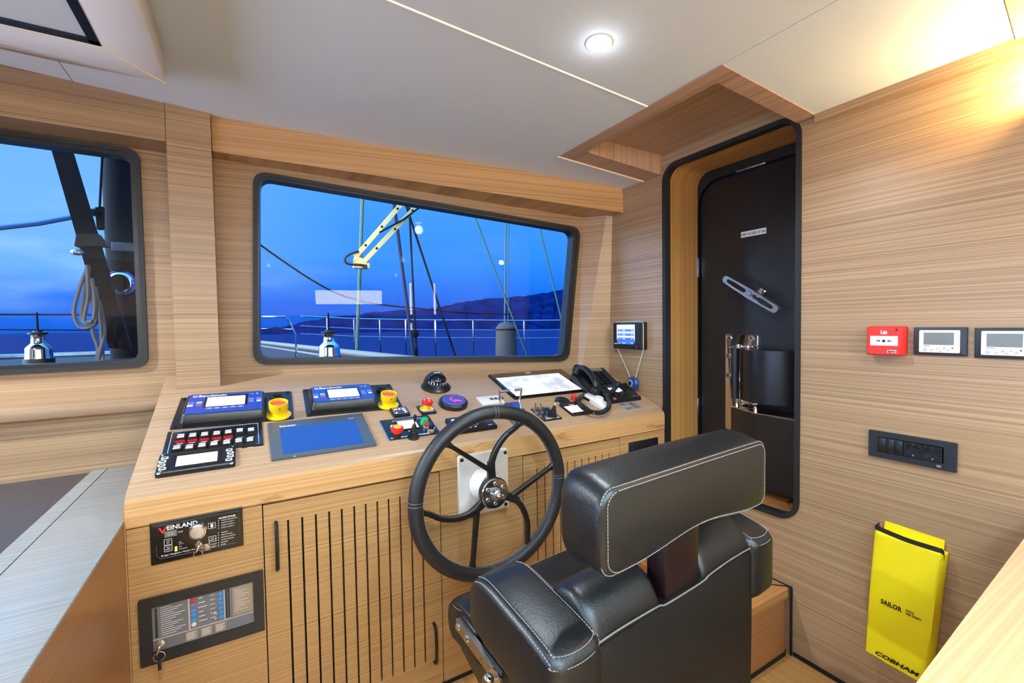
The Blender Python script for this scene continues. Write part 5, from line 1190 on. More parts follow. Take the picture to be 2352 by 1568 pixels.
# side bracket and chrome knob
br_ = MB().hexa([c(.532, .965, .518), c(.546, .965, .518), c(.546, .785, .488), c(.532, .785, .488), c(.532, .965, .545), c(.546, .965, .545), c(.546, .785, .515), c(.532, .785, .515)]).build('side_bracket', STEEL, hc2, 20)
for f, z in ((.955, .529), (.915, .522)): MB().lathe([(.009, 0), (.008, .003), (.004, .004), (0, .003)], c(.532, f, z), (-1, 0, 0), 14).build('bolt', CHROME, br_)
MB().cyl(c(.545, .79, .503), c(.512, .785, .515), .006).sphere(c(.508, .784, .517), .013).lathe([(.022, 0), (.022, .004), (0, .005)], c(.532, .79, .503), (-1, 0, 0)).build('adjuster_knob', CHROME, hc2)
MB().hexa([c(.56, .55, .40), c(1.03, .55, .40), c(1.03, .90, .40), c(.56, .90, .40), c(.55, .52, .47), c(1.045, .52, .47), c(1.045, 1.0, .47), c(.55, 1.0, .47)]).build('seat_pan', BLACK, hc2, 20)
MB().lathe([(.17, 0), (.17, .012), (.075, .03), (.06, .05), (.06, .40)], c(.79, .74, 0), seg=36).build('pedestal', SATIN, hc2)

# ================================================================== THINGS ON THE RIGHT WALL
M, w, h = on_right((2003, 751), (2087, 749), (2084, 815), (2002, 812))
fc = thing('fire_call_point', 'red manual fire call point with white press plate', 'call point', M)
w, h = .093, .091
MB().prism(rrect(-w/2, w/2, -h/2, h/2, .006), 0, .012, None, .002).build('back_box', mat('dark_red', (150, 22, 20), .4), fc)
RP = mat('call_point_red', (218, 42, 34), .35)
MB().loft([[V((x, y, z)) for x, y in rrect(-w/2+i, w/2-i, -h/2+i, h/2-i, .006, 4)] for i, z in ((0, .010), (0, .034), (.004, .040))]).build('cover', RP, fc, 40)
MB().box(-w*.38, w*.38, -h*.16, h*.17, .0395, .0408).build('press_plate', WHITE, fc)
m = MB(); yb = .0
m.cyl((0, yb, .0408), (0, yb, .0412), .0042, seg=20)
for s_ in (-1, 1):
    m.prism([(s_*.008, yb), (s_*.0135, yb+.0035), (s_*.0135, yb+.0012), (s_*.020, yb+.0012), (s_*.020, yb-.0012), (s_*.0135, yb-.0012), (s_*.0135, yb-.0035)], .0408, .0412)
m.build('arrow_mark', INKB, fc, 0)
m = MB(); y0_ = h*.30
m.prism([(-.008, y0_-.006), (-.008, y0_+.003), (-.006, y0_+.003), (-.006, y0_-.004), (.006, y0_-.004), (.006, y0_+.003), (.008, y0_+.003), (.008, y0_-.006)], .0401, .0406)
m.prism([(-.009, y0_+.0035), (-.004, y0_+.0075), (-.0035, y0_+.006), (-.0085, y0_+.002)], .0401, .0406); m.prism([(-.003, y0_-.003), (.004, y0_-.003), (.005, y0_+.001), (.003, y0_+.006), (.001, y0_+.001), (-.002, y0_+.003)], .0401, .0406)
m.build('house_emblem', INK, fc, 0)
lb = MB().box(w*.10, w*.34, -h*.40, -h*.31, .0398, .0404).build('name_label', INK, fc, 0)
MB().text('tyco', .010, w*.22, -h*.385, .0405, 'CENTER', 1.1, bold=.0005).build('lettering', INKB, fc, 0)
MB().cyl((w*.34, h*.38, .039), (w*.34, h*.38, .0404), .003, seg=12).build('keyhole', GAP, fc)
def thermostat(q, label):
    M, w, h = on_right(*q)
    t = thing('thermostat', label, 'thermostat', M, 'thermostats on the right wall'); w, h = .118, .083
    MB().prism(rrect(-w/2, w/2, -h/2, h/2, .002), 0, .009, None, .002).build('surround', mat('brushed_black', (34, 37, 43), .42, metal=.2), t)
    MB().prism(rrect(-.045, .045, -.033, .033, .003), .008, .013, None, .0015).build('front', mat('ivory_plastic', (238, 232, 222), .4), t)
    MB().box(-.034, .033, -.010, .026, .0125, .0134).build('screen', SCRG, t)
    m = MB()
    for x, y, r_ in ((-.031, -.0245, .0048), (-.0155, -.0255, .0033), (-.003, -.021, .003), (.004, -.027, .003), (.0125, -.019, .0034), (.022, -.0245, .003)):
        MB().lathe([(r_, .013), (r_*.9, .0148), (0, .015)], (x, y, 0), seg=16).build('button', mat('button_grey', (196, 190, 180), .4), t)
    MB().cyl((.030, -.0185, .0128), (.030, -.0185, .0134), .002, seg=10).build('sensor_hole', GAP, t)
    MB().text('eelectron', .0035, -.034, -.0155, .0131).build('lettering', GREY, t, 0) if False else MB().box(-.034, -.018, -.0145, -.0132, .013, .0132).build('maker_mark', GREY, t, 0)
    return t
thermostat([(2105, 740.5), (2222, 741), (2219, 829), (2102, 824)], 'white faced wall thermostat in black surround, next to the red call point')
thermostat([(2245, 740), (2385, 741), (2382, 839), (2242, 832)], 'white faced wall thermostat in black surround, cut by the right picture edge')
M, w, h = on_right((1999, 987), (2201, 1015.5), (2198.5, 1082.5), (1997.5, 1046))
sk = thing('socket_panel', 'long black plate with three switches and two round sockets', 'socket panel', M); 
MB().holed(rrect(-w/2, w/2, -h/2, h/2, .002), [rrect(-w/2+.0245, -w/2+.0245+.160, -.0235, .0255, .001)], 0, .010).build('surround', mat('brushed_black', (34, 37, 43), .42, metal=.2), sk)
MB().box(-w/2+.024, -w/2+.185, -.024, .026, 0, .0008).build('back_plate', GAP, sk)
x0 = -w/2+.026
for i in range(3):
    a = x0+i*.0215; k = MB().box(a, a+.0205, -.0215, .0235, .009, .0125, .001).build('switch', BLACK, sk)
    if i: 
        m = MB(); cx_ = a+.010; m.tube([(cx_+.0026*math.cos(t), .002+.0026*math.sin(t), .0127) for t in [2*math.pi*j/12 for j in range(12)]], .0004, 4, True)
        for a_ in range(0, 360, 60): m.box(cx_+.0045*math.cos(R(a_))-.0004, cx_+.0045*math.cos(R(a_))+.0004, .002+.0045*math.sin(R(a_))-.0004, .002+.0045*math.sin(R(a_))+.0004, .0125, .0129)
        m.build('lamp_symbol', GREY, k, 0)
for i in range(2):
    a = x0+.0655+i*.0455; cx_ = a+.022
    s_ = MB().holed(rrect(a, a+.0445, -.0215, .0235, .001), [[(cx_+.0195*math.cos(t), .001+.0195*math.sin(t)) for t in [2*math.pi*j/28 for j in range(28)]]], .004, .0125).build('socket', BLACK, sk, 30)
    MB().lathe([(0, .0005), (.0200, .0005), (.0200, .0122), (.0190, .0122), (.0184, .0018), (0, .0017)], (cx_, .001, 0), seg=28).build('socket_well', mat('socket_dark', (30, 31, 34), .3), s_)
    MB().cyl((cx_-.0095, .001, .001), (cx_-.0095, .001, .0020), .0027, seg=10).cyl((cx_+.0095, .001, .001), (cx_+.0095, .001, .0016), .0027, seg=10).build('pin_hole', GAP, s_)
    MB().box(cx_-.002, cx_+.002, -.0185, -.0145, .002, .009, .0008).box(cx_-.002, cx_+.002, .0165, .0205, .002, .009, .0008).build('earth_clip', STEEL, s_)
m = MB(); xx = w/2-.038
for dx in (-.0022, .0022): m.tube([(xx+dx+.0024*math.cos(t), -.033+.0020*math.sin(t), .0102) for t in [2*math.pi*j/14 for j in range(14)]], .0006, 4, True)
m.build('maker_mark', INK, sk, 0)
# yellow pouch
bp = [atX(*q, XR-.05) for q in ((2007, 1222), (2163, 1277), (2127, 1573), (1986, 1492))]
top_z, bot_z = .592, .165
yc_ = .575
tl_, tr_, br2, bl2 = [V((-p.y, p.z)) for p in bp]
MY = MR
ym = (tl_.x+tr_.x+br2.x+bl2.x)/4; zm = (tl_.y+br2.y)/2
po = thing('rescue_pouch', 'bright yellow fabric pouch with black strap hanging on the right wall', 'pouch', MR @ Matrix.Translation((ym, zm, 0)))
q = [p-V((ym, zm)) for p in (tl_, tr_, br2, bl2)]
YF = mat('yellow_fabric', (255, 232, 18), .5, bump=(60, .3))
n = 10; rings = []
for k in range(n+1):
    f = k/n; a = q[0].lerp(q[3], f); b = q[1].lerp(q[2], f); dd = .050 + .004*math.sin(math.pi*f) - .0*f
    bulge = .004*math.sin(f*9)
    rings.append([V((a.x, a.y, .004)), V((a.x-.004, a.y, dd*.55)), V((a.x+.002, a.y, dd*.96))] + [V((a.x+(b.x-a.x)*t, a.y+(b.y-a.y)*t, dd+.003*math.sin(math.pi*t)+.0015*math.sin(t*14+f*8))) for t in (.05, .2, .4, .6, .8, .95)] + [V((b.x-.002, b.y, dd*.96)), V((b.x+.005, b.y, dd*.5)), V((b.x+.002, b.y, .004))])
MB().loft(rings).build('bag', YF, po, 50)
m = MB(); a, b = q[0]+V((.004, .002)), q[1]+V((-.002, .002))
m.prism([(a.x+.006, a.y-.01), (a.x+.010, a.y+.030), (b.x-.004, b.y+.030), (b.x-.006, b.y-.01)], .004, .008)
m.hexa([V((a.x, a.y-.012, .046)), V((b.x, b.y-.012, .046)), V((b.x, b.y-.012, .050)), V((a.x, a.y-.012, .050)), V((a.x+.004, a.y+.010, .034)), V((b.x-.004, b.y+.010, .034)), V((b.x-.004, b.y+.012, .038)), V((a.x+.004, a.y+.012, .038))])
m.build('flap', YF, po, 30)
w0 = [V((a.x-.004, a.y+.014, .010)), V((a.x-.004, a.y+.012, .034)), V((a.x+.004, a.y+.012, .041)), V(((a.x+b.x)/2, (a.y+b.y)/2+.008, .045)), V((b.x-.012, b.y+.010, .043)), V((b.x+.002, b.y+.006, .038)), V((b.x+.004, b.y-.012, .036))]
P_ = spl(w0, 6); MB().loft([[p+V((0, .007, -.001)), p+V((0, .007, .001)), p+V((0, -.007, .001)), p+V((0, -.007, -.001))] for p in P_]).build('strap', RUBBER, po, 40)
sl_m = (q[1]-q[0]); ang_ = math.atan2(sl_m.y, sl_m.x)
MT = Matrix.Rotation(ang_, 4, 'Z')
mid = q[0].lerp(q[3], .50); d_ = (q[1]-q[0]).normalized()
o_ = mid + d_*.040; 
def tx(body, size, p, sx=1, shear=0, bold=0, sp=1): MB().text(body, size, 0, 0, 0, 'LEFT', sx, shear, bold, Matrix.Translation((p.x, p.y, .0588)) @ MT, sp).build('lettering', INKB, po, 0)
tx('SAILOR', .0205, o_+V((-.006, -.014)), .74, 0, .0006, 1.06)
o2 = o_ + d_*.060
tx('5052', .0085, o2+V((-.004, -.004)), 1.2, 0, .0001); tx('AIS SART', .0085, o2+V((-.004, -.0135)), 1.1, 0, .0002)
mid = q[0].lerp(q[3], .94); tx('COBHAM', .0175, mid+d_*.028+V((0, -.012)), 1.45, .25, .0006)
# communication unit with lanyard charm, forward of the door
M, w, h = on_right((1418, 741), (1487, 739.5), (1485.5, 802.5), (1420, 799))
cu = thing('wall_display', 'small black wall display with blue and white screen left of the door', 'display', M)
MB().prism(rrect(-w/2, w/2, -h/2, h/2, .005), 0, .035, None, .004).build('housing', BLACK, cu)
MB().box(-w/2+.03, w/2-.05, -h*.24, h*.42, .0345, .036).build('screen', mat('list_screen', (196, 214, 240), .3, emit=.85, erg=(196, 214, 240)), cu)
m = MB()
for i in range(4): m.box(-w/2+.036, w/2-.056, h*.16-i*.022, h*.16-i*.022+.012, .0359, .0364)
m.box(-w/2+.03, w/2-.05, -h*.24, -h*.14, .0359, .0364)
m.build('screen_row', mat('screen_row_blue', (60, 110, 200), .3, emit=.6, erg=(60, 110, 200)), cu, 0)
for i in range(4):
    m = MB(); m.box(-w/2+.045, -w/2+.055, h*.16-i*.022+.003, h*.16-i*.022+.009, .0362, .0367).box(-w/2+.07, -w/2+.095, h*.16-i*.022+.003, h*.16-i*.022+.009, .0362, .0367).box(w/2-.075, w/2-.062, h*.16-i*.022+.003, h*.16-i*.022+.009, .0362, .0367)
    m.build('screen_text', INK, cu, 0)
MB().box(-w/2+.01, -w/2+.045, -h*.32, -h*.29, .035, .0356).build('name_mark', INK, cu, 0)
MB().lathe([(.008, .03), (.008, .039), (0, .04)], (w/2-.035, -h*.41, 0), seg=16).build('knob', mat('knob_maroon', (60, 30, 36), .4), cu)
CRD = mat('pale_green_cord', (188, 206, 190), .6)
ey = atX(1453.5, 881, XR-.022); e0 = M.inverted() @ ey
ev = thing('eye_charm', 'blue glass eye charm hanging on a pale cord from the wall display', 'charm', M)
MB().tube([(-w/2+.03, -h/2, .030), (e0.x-.018, e0.y+.03, .022)], .0022, 6).tube([(e0.x+.018, e0.y+.03, .022), (w/2+.003, -h/2, .030), (w/2+.003, h/2-.01, .030), (w/2-.006, h/2+.003, .030), (-w/2+.02, h/2+.003, .030)], .0022, 6).build('cord', CRD, ev)
MB().lathe([(.0, -.014), (.024, -.013), (.036, -.006), (.038, .0), (.036, .006), (.024, .014), (0, .016)], (e0.x, e0.y, .022), seg=30).build('bead', mat('charm_blue', (36, 58, 140), .2), ev)
MB().lathe([(.020, .0135), (.020, .0165), (.0, .018)], (e0.x-.004, e0.y+.004, .022), seg=24).build('iris', mat('charm_iris', (140, 166, 150), .3), ev)
MB().lathe([(.010, .0165), (.010, .019), (0, .0195)], (e0.x-.004, e0.y+.004, .022), seg=20).build('pupil', INKB, ev)

# ================================================================== OUTSIDE
SEA = bpy.data.materials.new('sea_water'); SEA.use_nodes = True; t_ = SEA.node_tree; t_.nodes.remove(t_.nodes['Principled BSDF'])
df = t_.nodes.new('ShaderNodeBsdfDiffuse'); df.inputs[0].default_value = lin(4, 34, 88); gl_ = t_.nodes.new('ShaderNodeBsdfGlossy'); gl_.inputs['Roughness'].default_value = .2; mx = t_.nodes.new('ShaderNodeMixShader'); mx.inputs[0].default_value = .09
t_.links.new(df.outputs[0], mx.inputs[1]); t_.links.new(gl_.outputs[0], mx.inputs[2]); t_.links.new(mx.outputs[0], t_.nodes['Material Output'].inputs[0])
tcx = t_.nodes.new('ShaderNodeTexCoord'); no = t_.nodes.new('ShaderNodeTexNoise'); no.inputs['Scale'].default_value = .9; no.inputs['Detail'].default_value = 6
t_.links.new(tcx.outputs['Object'], no.inputs['Vector']); bn = t_.nodes.new('ShaderNodeBump'); bn.inputs['Strength'].default_value = .5; bn.inputs['Distance'].default_value = .6
t_.links.new(no.outputs[0], bn.inputs['Height']); t_.links.new(bn.outputs[0], gl_.inputs['Normal'])
m = MB(); m.poly([(-3000, 4, -2.2), (3000, 4, -2.2), (3000, 4000, -2.2), (-3000, 4000, -2.2)])
struct(m.build('sea', SEA, smooth=0), 'dark blue evening sea', 'sea')
HM = bpy.data.materials.new('hazy_hill'); HM.use_nodes = True; t_ = HM.node_tree; bb = t_.nodes['Principled BSDF']; bb.inputs['Roughness'].default_value = .95; bb.inputs['Specular IOR Level'].default_value = 0
tcx = t_.nodes.new('ShaderNodeTexCoord'); no = t_.nodes.new('ShaderNodeTexNoise'); no.inputs['Scale'].default_value = .09; no.inputs['Detail'].default_value = 8; t_.links.new(tcx.outputs['Object'], no.inputs['Vector'])
rp = t_.nodes.new('ShaderNodeValToRGB'); rp.color_ramp.elements[0].position = .35; rp.color_ramp.elements[0].color = lin(3, 20, 62); rp.color_ramp.elements[1].position = .7; rp.color_ramp.elements[1].color = lin(8, 36, 92); t_.links.new(no.outputs[0], rp.inputs[0]); t_.links.new(rp.outputs[0], bb.inputs['Base Color'])  # distance haze is painted into the hill's blue base colour
rid = [(560, 752), (645, 750), (700, 738), (760, 729), (830, 720), (900, 713), (968, 710), (1036, 699), (1104, 688), (1199, 680), (1240, 675), (1308, 662), (1400, 640), (1500, 630)]
YH = 420; top = []; foot = []; back = []; mid_ = []
rp_ = spl([atY(x, y, YH) for x, y in rid], 7)
for p in rp_:
    j = random.uniform(-1, 1)*.7
    top.append(p+V((0, 0, j))); foot.append(V((p.x*.80, YH*.80, -2.4))); back.append(V((p.x*1.3, YH*1.3, -2.4))); mid_.append(V((p.x*.9, YH*.9+random.uniform(-6, 6), (p.z+2.4)*.52-2.4+random.uniform(-.6, .6))))
m = MB(); g_ = [[m.bm.verts.new(q) for q in r_] for r_ in (foot, mid_, top, back)]
for a, b in zip(g_[:-1], g_[1:]):
    for i in range(len(a)-1): m.bm.faces.new((a[i], a[i+1], b[i+1], b[i]))
struct(m.build('hill', HM, smooth=60), 'dark headland rising to the right beyond the water', 'hill')
OUTB = mat('rig_black', (8, 12, 20), .8, spec=.2); PAINT = mat('deck_blue_grey', (14, 20, 30), .5); CREAMP = mat('gunwale_white', (130, 124, 112), .5)
def ext(a, b, f0, f1): return a+(a-b)*f0, b+(b-a)*f1
# bow deck (below the sill line) and the wheelhouse roof
ZD = .25
bd_ = thing('bow_deck', 'flat bow deck ahead of the wheelhouse', 'deck', Matrix.Translation((1, 6, ZD)))
MB().box(-7, 8, -3.6, 4.2, -.2, 0).build('deck_plate', PAINT, bd_, 0); MB().box(-7, 8, 4.15, 4.2, -2.4, -.2).build('bow_plating', OUTB, bd_, 0)
m = MB().box(XL-.1, XR+.1, YB-.1, 2.66, 2.30, 2.38); struct(m.build('roof', PAINT, smooth=0), 'wheelhouse roof slab', 'roof')
def down(p, q):          # carry a line on to the deck
    return p + (q-p)*((ZD-p.z)/(q.z-p.z))
# foredeck and white rail cap
a, b = atZ(560, 781, 1.0), atZ(960, 828, 1.0)
dk2 = thing('foredeck', 'dark foredeck seen low through the left part of the wide window', 'deck', Matrix.Translation((0, 4, .95)))
o = -V((0, 4, .95)); 
MB().hexa([V((-.15, 2.7, .25))+o, V((b.x-.1, 2.7, .25))+o, V((b.x-.1, b.y-.1, .25))+o, V((-.15, min(a.y-.1, 5.8), .25))+o, V((-.15, 2.7, .955))+o, V((b.x-.1, 2.7, .955))+o, V((b.x-.1, b.y-.1, .955))+o, V((-.15, min(a.y-.1, 5.8), .955))+o]).build('deck_plate', PAINT, dk2, 0)
gw = thing('rail_cap', 'white lit rail cap along the foredeck edge', 'rail cap', Matrix.Translation(a))
MB().tube([V((0, 0, 0)), (b-a)*.5, b-a], .035, 10).build('cap', CREAMP, gw); MB().tube([V((0, 0, -.075)), b-a+V((0, 0, -.075))], .02, 8).build('rubbing_strake', CREAMP, gw)
nb = (b-a).normalized(); nb = V((-nb.y, nb.x, 0))*.012; dz_ = V((0, 0, ZD-1.0)); uz_ = V((0, 0, -.03)); O_ = V((0, 0, 0)); B_ = b-a
MB().hexa([O_-nb+dz_, B_-nb+dz_, B_+nb+dz_, O_+nb+dz_, O_-nb+uz_, B_-nb+uz_, B_+nb+uz_, O_+nb+uz_]).build('bulwark', PAINT, gw, 0)
# guard rail
YR = 7.5
gr = thing('guard_rail', 'stainless guard rail with stanchions around the bow', 'railing', Matrix.Translation((2, YR, 1.3))); o = -V((2, YR, 1.3))
TOPR = [(690, 726), (752, 729), (814, 732), (873, 733), (932, 734), (1000, 735), (1087, 735), (1204, 736), (1330, 735)]
MB().tube([atY(x, y, YR)+o for x, y in TOPR], .011, 6).build('top_rail', CHROME, gr)
for dy in (22, 40): MB().tube([atY(x, y+dy, YR)+o for x, y in TOPR], .006, 5).build('wire', STEEL, gr)
for x, y in TOPR[1:-1]: MB().tube([atY(x, y, YR)+o, V((atY(x, y, YR).x, YR, ZD))+o], .015, 7).build('stanchion', CHROME, gr)
ga = thing('gate_rail', 'bent end of the guard rail at the left of the wide window', 'railing', Matrix.Translation((0, 6, 1.3))); o = -V((0, 6, 1.3))
MB().tube([atY(x, y, 6)+o for x, y in ((520, 727), (600, 727), (655, 727), (668, 742), (678, 768), (680, 795), (681, 960))], .011, 7).tube([atY(x, y, 6)+o for x, y in ((520, 754), (600, 755), (676, 757))], .009, 6).build('bent_tube', CHROME, ga)
gl = thing('port_guard_rail', 'thin guard wires beyond the left window', 'railing', Matrix.Translation((-2, 6, 1.3))); o = -V((-2, 6, 1.3))
MB().tube([atY(x, y, 6)+o for x, y in ((-250, 722), (0, 722), (330, 723))], .008, 6).build('wire', OUTB, gl); MB().tube([atY(x, y, 6)+o for x, y in ((-250, 756), (0, 757), (330, 759))], .006, 6).build('wire', OUTB, gl)
def stay(name, pts, Y, r, m_, label, cat='stay', up=.6, dn=.12):
    p = [atY(x, y, Y) for x, y in pts]; a, _ = ext(p[0], p[1], up, 0); _, b = ext(p[-2], p[-1], 0, dn); p = [a]+p
    p.append(down(p[-2], p[-1]) if dn else b)
    o_ = p[-1].copy(); s_ = MB().tube([q_-o_ for q_ in p], r, 7).build(name, m_); s_.location = o_; return tag(s_, label, cat, None)
GRNW = mat('wire_pale_green', (74, 104, 84), .6)
stay('flag_staff', [(833, 450), (822, 745)], 5.2, .020, GRNW, 'pale green upright pole in front of the yellow arms', 'pole')
stay('rigging_stay', [(942, 500), (1040, 800)], 6.2, .016, OUTB, 'dark stay slanting down to the right under the yellow arms')
stay('rigging_stay', [(941, 500), (956, 800)], 6.0, .014, OUTB, 'nearly upright dark stay ending in a block')
stay('halyard', [(905, 470), (948, 800)], 5.6, .022, mat('rope_dark_blue', (24, 36, 62), .8), 'thick dark halyard left of the upright stay', 'rope')
stay('rigging_stay', [(1090, 495), (1208, 812)], 6.4, .013, GRNW, 'pale stay slanting right across the hill')
stay('rigging_stay', [(1238, 518), (1297, 765)], 5.8, .013, GRNW, 'pale stay nearest the right end of the wide window')
stay('furler_rod', [(1162, 500), (1159, 742)], 7.0, .014, GRNW, 'upright rod above the grey covered bag', 'rod')
stay('furler_line', [(1169, 505), (1167, 742)], 7.0, .008, GRNW, 'thin line right beside the upright rod', 'line')
bl_ = thing('rigging_block', 'black rigging block low on the upright dark stay', 'block', Matrix.Translation(atY(954, 766, 5.9)))
MB().sphere((0, 0, 0), .05, (1, .6, 1.2), 14).sphere((.0, 0, -.25), .04, (.9, .6, 2), 12).build('cheek', OUTB, bl_)
p = [atY(x, y, 6.5) for x, y in ((150, 120), (420, 400), (540, 515), (595, 560), (660, 606), (720, 645), (780, 676), (860, 697), (960, 708), (1060, 718), (1180, 722))]
o_ = p[0].copy(); w_ = MB().tube([q_-o_ for q_ in spl(p, 5)], .012, 6).build('sagging_cable', OUTB); w_.location = o_; tag(w_, 'dark cable sagging across the wide window', 'cable')
# yellow arms
YA = 4.6; IV = mat('ivory_paint', (226, 206, 130), .5)
ar = thing('crane_arm', 'pair of ivory yellow arms with a black end joint, upper part of the wide window', 'crane', Matrix.Translation(atY(826, 604, YA))); o = -atY(826, 604, YA)
for (x0_, y0_, x1_, y1_) in ((960, 425, 816, 590), (1000, 428, 838, 598)):
    a, b = atY(x0_, y0_, YA)+o, atY(x1_, y1_, YA)+o; d_ = (b-a).normalized(); n_ = V((-d_.z, 0, d_.x))*.021
    ab = MB().hexa([a-n_+V((0, -.02, 0)), b-n_+V((0, -.02, 0)), b+n_+V((0, -.02, 0)), a+n_+V((0, -.02, 0)), a-n_+V((0, .02, 0)), b-n_+V((0, .02, 0)), b+n_+V((0, .02, 0)), a+n_+V((0, .02, 0))]).build('arm', IV, ar, 20)
    m = MB()
    for f_ in (.35, .6, .85): q_ = a.lerp(b, f_); m.cyl(q_+V((0, -.0205, 0)), q_+V((0, -.026, 0)), .012, seg=8)
    m.build('bolt', OUTB, ab)
MB().tube([atY(x, y, YA)+o+V((0, -.03, 0)) for x, y in ((985, 460), (925, 505), (870, 535))], .009, 6).build('strut', OUTB, ar)
MB().sphere((0, 0, 0), .045, (1.1, .7, .8), 14).box(-.06, .09, -.03, .03, -.05, .0).cyl((-.05, 0, .04), (.06, 0, .01), .03).build('end_joint', IV, ar)
MB().tube(spl([atY(x, y, YA)+o+V((0, -.04, 0)) for x, y in ((822, 578), (800, 586), (790, 597), (798, 607), (822, 609), (838, 611))], 5), .012, 7).box(.02, .06, -.06, -.02, -.06, -.02).build('hose', RUBBER, ar)
# grey covered bag
p = atY(1162, 742, 6.6); q_ = V((p.x, p.y, ZD)); s_ = (atY(1184, 790, 6.6).x-atY(1140, 790, 6.6).x)/2
cv = thing('covered_bag', 'grey fabric cover standing at the rail low in the wide window', 'cover', Matrix.Translation(q_)); hh_ = p.z-q_.z
MB().lathe([(s_*.95, 0), (s_, hh_*.6), (s_*.93, hh_*.8), (s_*.95, hh_*.93), (s_*.6, hh_), (s_*.15, hh_*1.02), (0, hh_*1.02)], seg=18).build('cover', mat('grey_canvas', (78, 70, 64), .85), cv); MB().tube([(s_*.96*math.cos(t), s_*.96*math.sin(t), hh_*.9) for t in [2*math.pi*k/20 for k in range(20)]], .01, 5, True).build('cover_cord', OUTB, cv)
# winches
def winch(px, ytop, ybot, half, Y, label):
    b = atY(px, ybot, Y); t = atY(px, ytop, Y); s_ = atY(px+half, ybot, Y).x-b.x; h_ = t.z-b.z
    w = thing('winch', label, 'winch', Matrix.Translation(b), 'deck winches')
    MB().lathe([(s_, 0), (s_*.98, h_*.05), (s_*.95, h_*.3), (s_*.93, h_*.38), (s_*.6, h_*.52), (s_*.52, h_*.56), (s_*.5, h_*.82), (s_*.55, h_*.85)], seg=28).build('drum', CHROME, w)
    MB().lathe([(s_*.5, h_*.84), (s_*.72, h_*.87), (s_*.72, h_*.93), (s_*.35, h_*.95), (s_*.33, h_), (0, h_)], seg=24).build('self_tailer', SATIN, w)
    MB().cyl((0, 0, h_*.95), (0, 0, h_*1.65), s_*.08).build('handle_socket', OUTB, w)
    MB().lathe([(s_*1.1, -.12), (s_*1.1, 0), (0, 0)], seg=24).build('plinth', PAINT, w)
    return w
winch(757, 757, 817, 25, 3.4, 'chrome deck winch low in the wide window')
winch(90, 759, 823, 33, 3.0, 'chrome deck winch with upright handle beyond the left window')
# port deck below left window
pd = thing('port_deck', 'dark deck coaming along the bottom of the left window', 'deck', Matrix.Translation((-1, 3.2, 1.0)))
z_ = atY(90, 823, 3.0).z-.03
MB().box(-2.5, .80, -.5, .6, -.75, z_-1.0).build('deck_plate', PAINT, pd, 0); MB().tube([(-2.5, .6, z_-.99), (.8, .6, z_-.99)], .02, 8).build('edge_rail', STEEL, pd)
# slanting black strut, mast, fittings
YS = 3.1
a1, a2, b1, b2 = [atY(x, y, YS) for x, y in ((108, 310), (152, 310), (300, 800), (250, 800))]
su = thing('slanting_strut', 'thick black strut slanting across the left window', 'strut', Matrix.Translation(b2)); o = -b2
t0, t1 = ext(a1, b2, .3, 0)[0], ext(a2, b1, .3, 0)[0]
MB().hexa([b2+o, b1+o, b1+o+V((0, .05, 0)), b2+o+V((0, .05, 0)), t0+o, t1+o, t1+o+V((0, .05, 0)), t0+o+V((0, .05, 0))]).build('strut_body', OUTB, su, 20)
f = lambda x, y: atY(x, y, YS)+o
MB().hexa([f(172, 565)+V((0, -.01, 0)), f(247, 565)+V((0, -.01, 0)), f(247, 565)+V((0, .06, 0)), f(172, 565)+V((0, .06, 0)), f(177, 537)+V((0, -.01, 0)), f(226, 537)+V((0, -.01, 0)), f(226, 537)+V((0, .06, 0)), f(177, 537)+V((0, .06, 0))]).build('clamp', RUBBER, su, 20)
MB().sphere(f(178, 579), .024, (1.2, .6, .7), 12).build('cleat', STEEL, su)
YM = 3.35
ma = thing('mast', 'black mast standing at the right of the left window', 'mast', Matrix.Translation(atY(272, 830, YM))); o = -atY(272, 830, YM); f = lambda x, y: atY(x, y, YM)+o
xa_, xb_ = f(238, 600).x, f(312, 600).x; cxm = (xa_+xb_)/2; rm = (xb_-xa_)/2
MB().lathe([(rm, -.1), (rm, 3.0)], (cxm, rm*.7, 0), seg=28).build('mast_body', OUTB, ma)
MB().box(f(232, 0).x, f(292, 0).x, -.03, .1, f(0, 563).z, f(0, 541).z, .004).build('mast_box', GREY, ma)
lp_ = MB().lathe([(.062, 0), (.062, .02), (.05, .03), (.045, .02), (.02, .016), (0, .02)], f(278, 651)+V((0, 0, 0)), (0, -1, 0), 28).build('round_fitting', CHROME, ma)
MB().tube([f(278, 651)+V((.066*math.cos(t), -.012, .066*math.sin(t))) for t in [2*math.pi*k/28 for k in range(28)]], .008, 6, True).build('blue_rim', mat('fitting_blue', (24, 70, 190), .3), lp_)
hw = thing('mast_fitting', 'small black rope clutch hanging beside the mast', 'fitting', Matrix.Translation(atY(222, 500, 3.2))); o = -atY(222, 500, 3.2); f = lambda x, y: atY(x, y, 3.2)+o
MB().hexa([f(222, 525), f(236, 525), f(236, 525)+V((0, .04, 0)), f(222, 525)+V((0, .04, 0)), f(218, 476), f(236, 474), f(236, 474)+V((0, .04, 0)), f(218, 476)+V((0, .04, 0))]).sphere(f(219, 488), .03, (1, .6, .7), 12).build('cheek', OUTB, hw)
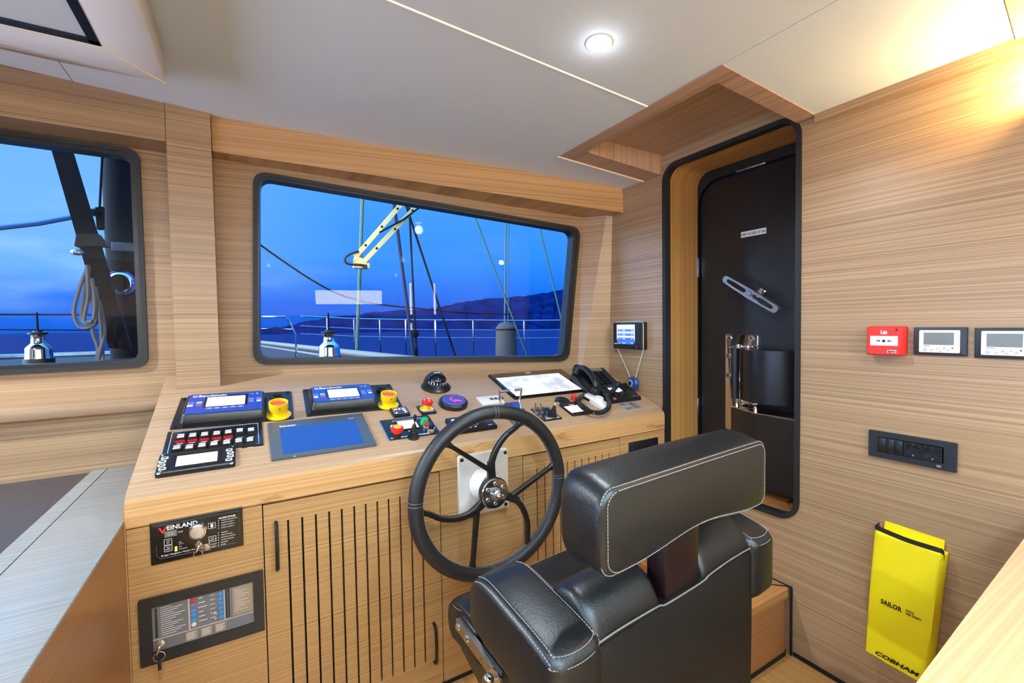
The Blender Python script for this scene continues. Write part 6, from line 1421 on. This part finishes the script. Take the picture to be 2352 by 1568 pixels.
MB().tube([f(236, 340), f(229, 476)], .006, 6).build('line', OUTB, hw)
rc_ = thing('rope_coil', 'grey rope coil hanging below the slanting strut', 'rope', Matrix.Translation(atY(200, 650, 3.0))); o = -atY(200, 650, 3.0); f = lambda x, y: atY(x, y, 3.0)+o
ROPE = mat('rope_grey', (96, 98, 104), .85)
m = MB()
for pts in (((205, 610), (186, 660), (172, 715), (182, 748), (206, 752), (222, 735), (214, 690), (208, 640)), ((206, 615), (196, 670), (188, 720), (198, 742), (215, 745), (226, 730), (218, 680)), ((204, 610), (206, 680), (196, 735), (216, 738)), ((214, 640), (222, 700), (214, 758), (226, 800), (222, 840)), ((222, 660), (232, 740), (236, 800), (240, 840)), ((228, 690), (240, 760), (232, 810), (230, 840))):
    m.tube(spl([f(x, y)+V((0, random.uniform(-.03, .0), 0)) for x, y in pts], 5), .0095, 6)
m.build('rope', ROPE, rc_)
p = [atY(x, y, 3.6) for x, y in ((-200, 556), (0, 523), (90, 513), (175, 497))]; o_ = p[0].copy(); w_ = MB().tube([q_-o_ for q_ in p], .013, 6).build('mooring_line', mat('rope_blue', (34, 84, 150), .8)); w_.location = o_; tag(w_, 'blue grey line running left behind the slanting strut', 'rope')
# deck floodlight on the front of the wheelhouse roof
fl = thing('deck_floodlight', 'floodlight under the wheelhouse roof edge outside', 'lamp', Matrix.Translation((.6, 2.6, 2.25)))
MB().box(-.06, .06, -.04, .04, 0, .05, .01).build('housing', SATIN, fl); MB().box(-.05, .05, .039, .042, .006, .044).build('lens', mat('flood_lens', (255, 240, 210), .4, emit=8, erg=(255, 236, 200)), fl)
ld = bpy.data.lights.new('deck_floodlight_bulb', 'SPOT'); ld.energy = 150; ld.color = (1, .86, .55); ld.spot_size = R(75); ld.spot_blend = .5; ld.shadow_soft_size = .05
lo = bpy.data.objects.new('deck_floodlight_bulb', ld); COL.objects.link(lo); lo.matrix_world = Matrix.Translation((.6, 2.67, 2.27)) @ V((-.2, 1, .12)).to_track_quat('-Z', 'Y').to_matrix().to_4x4()
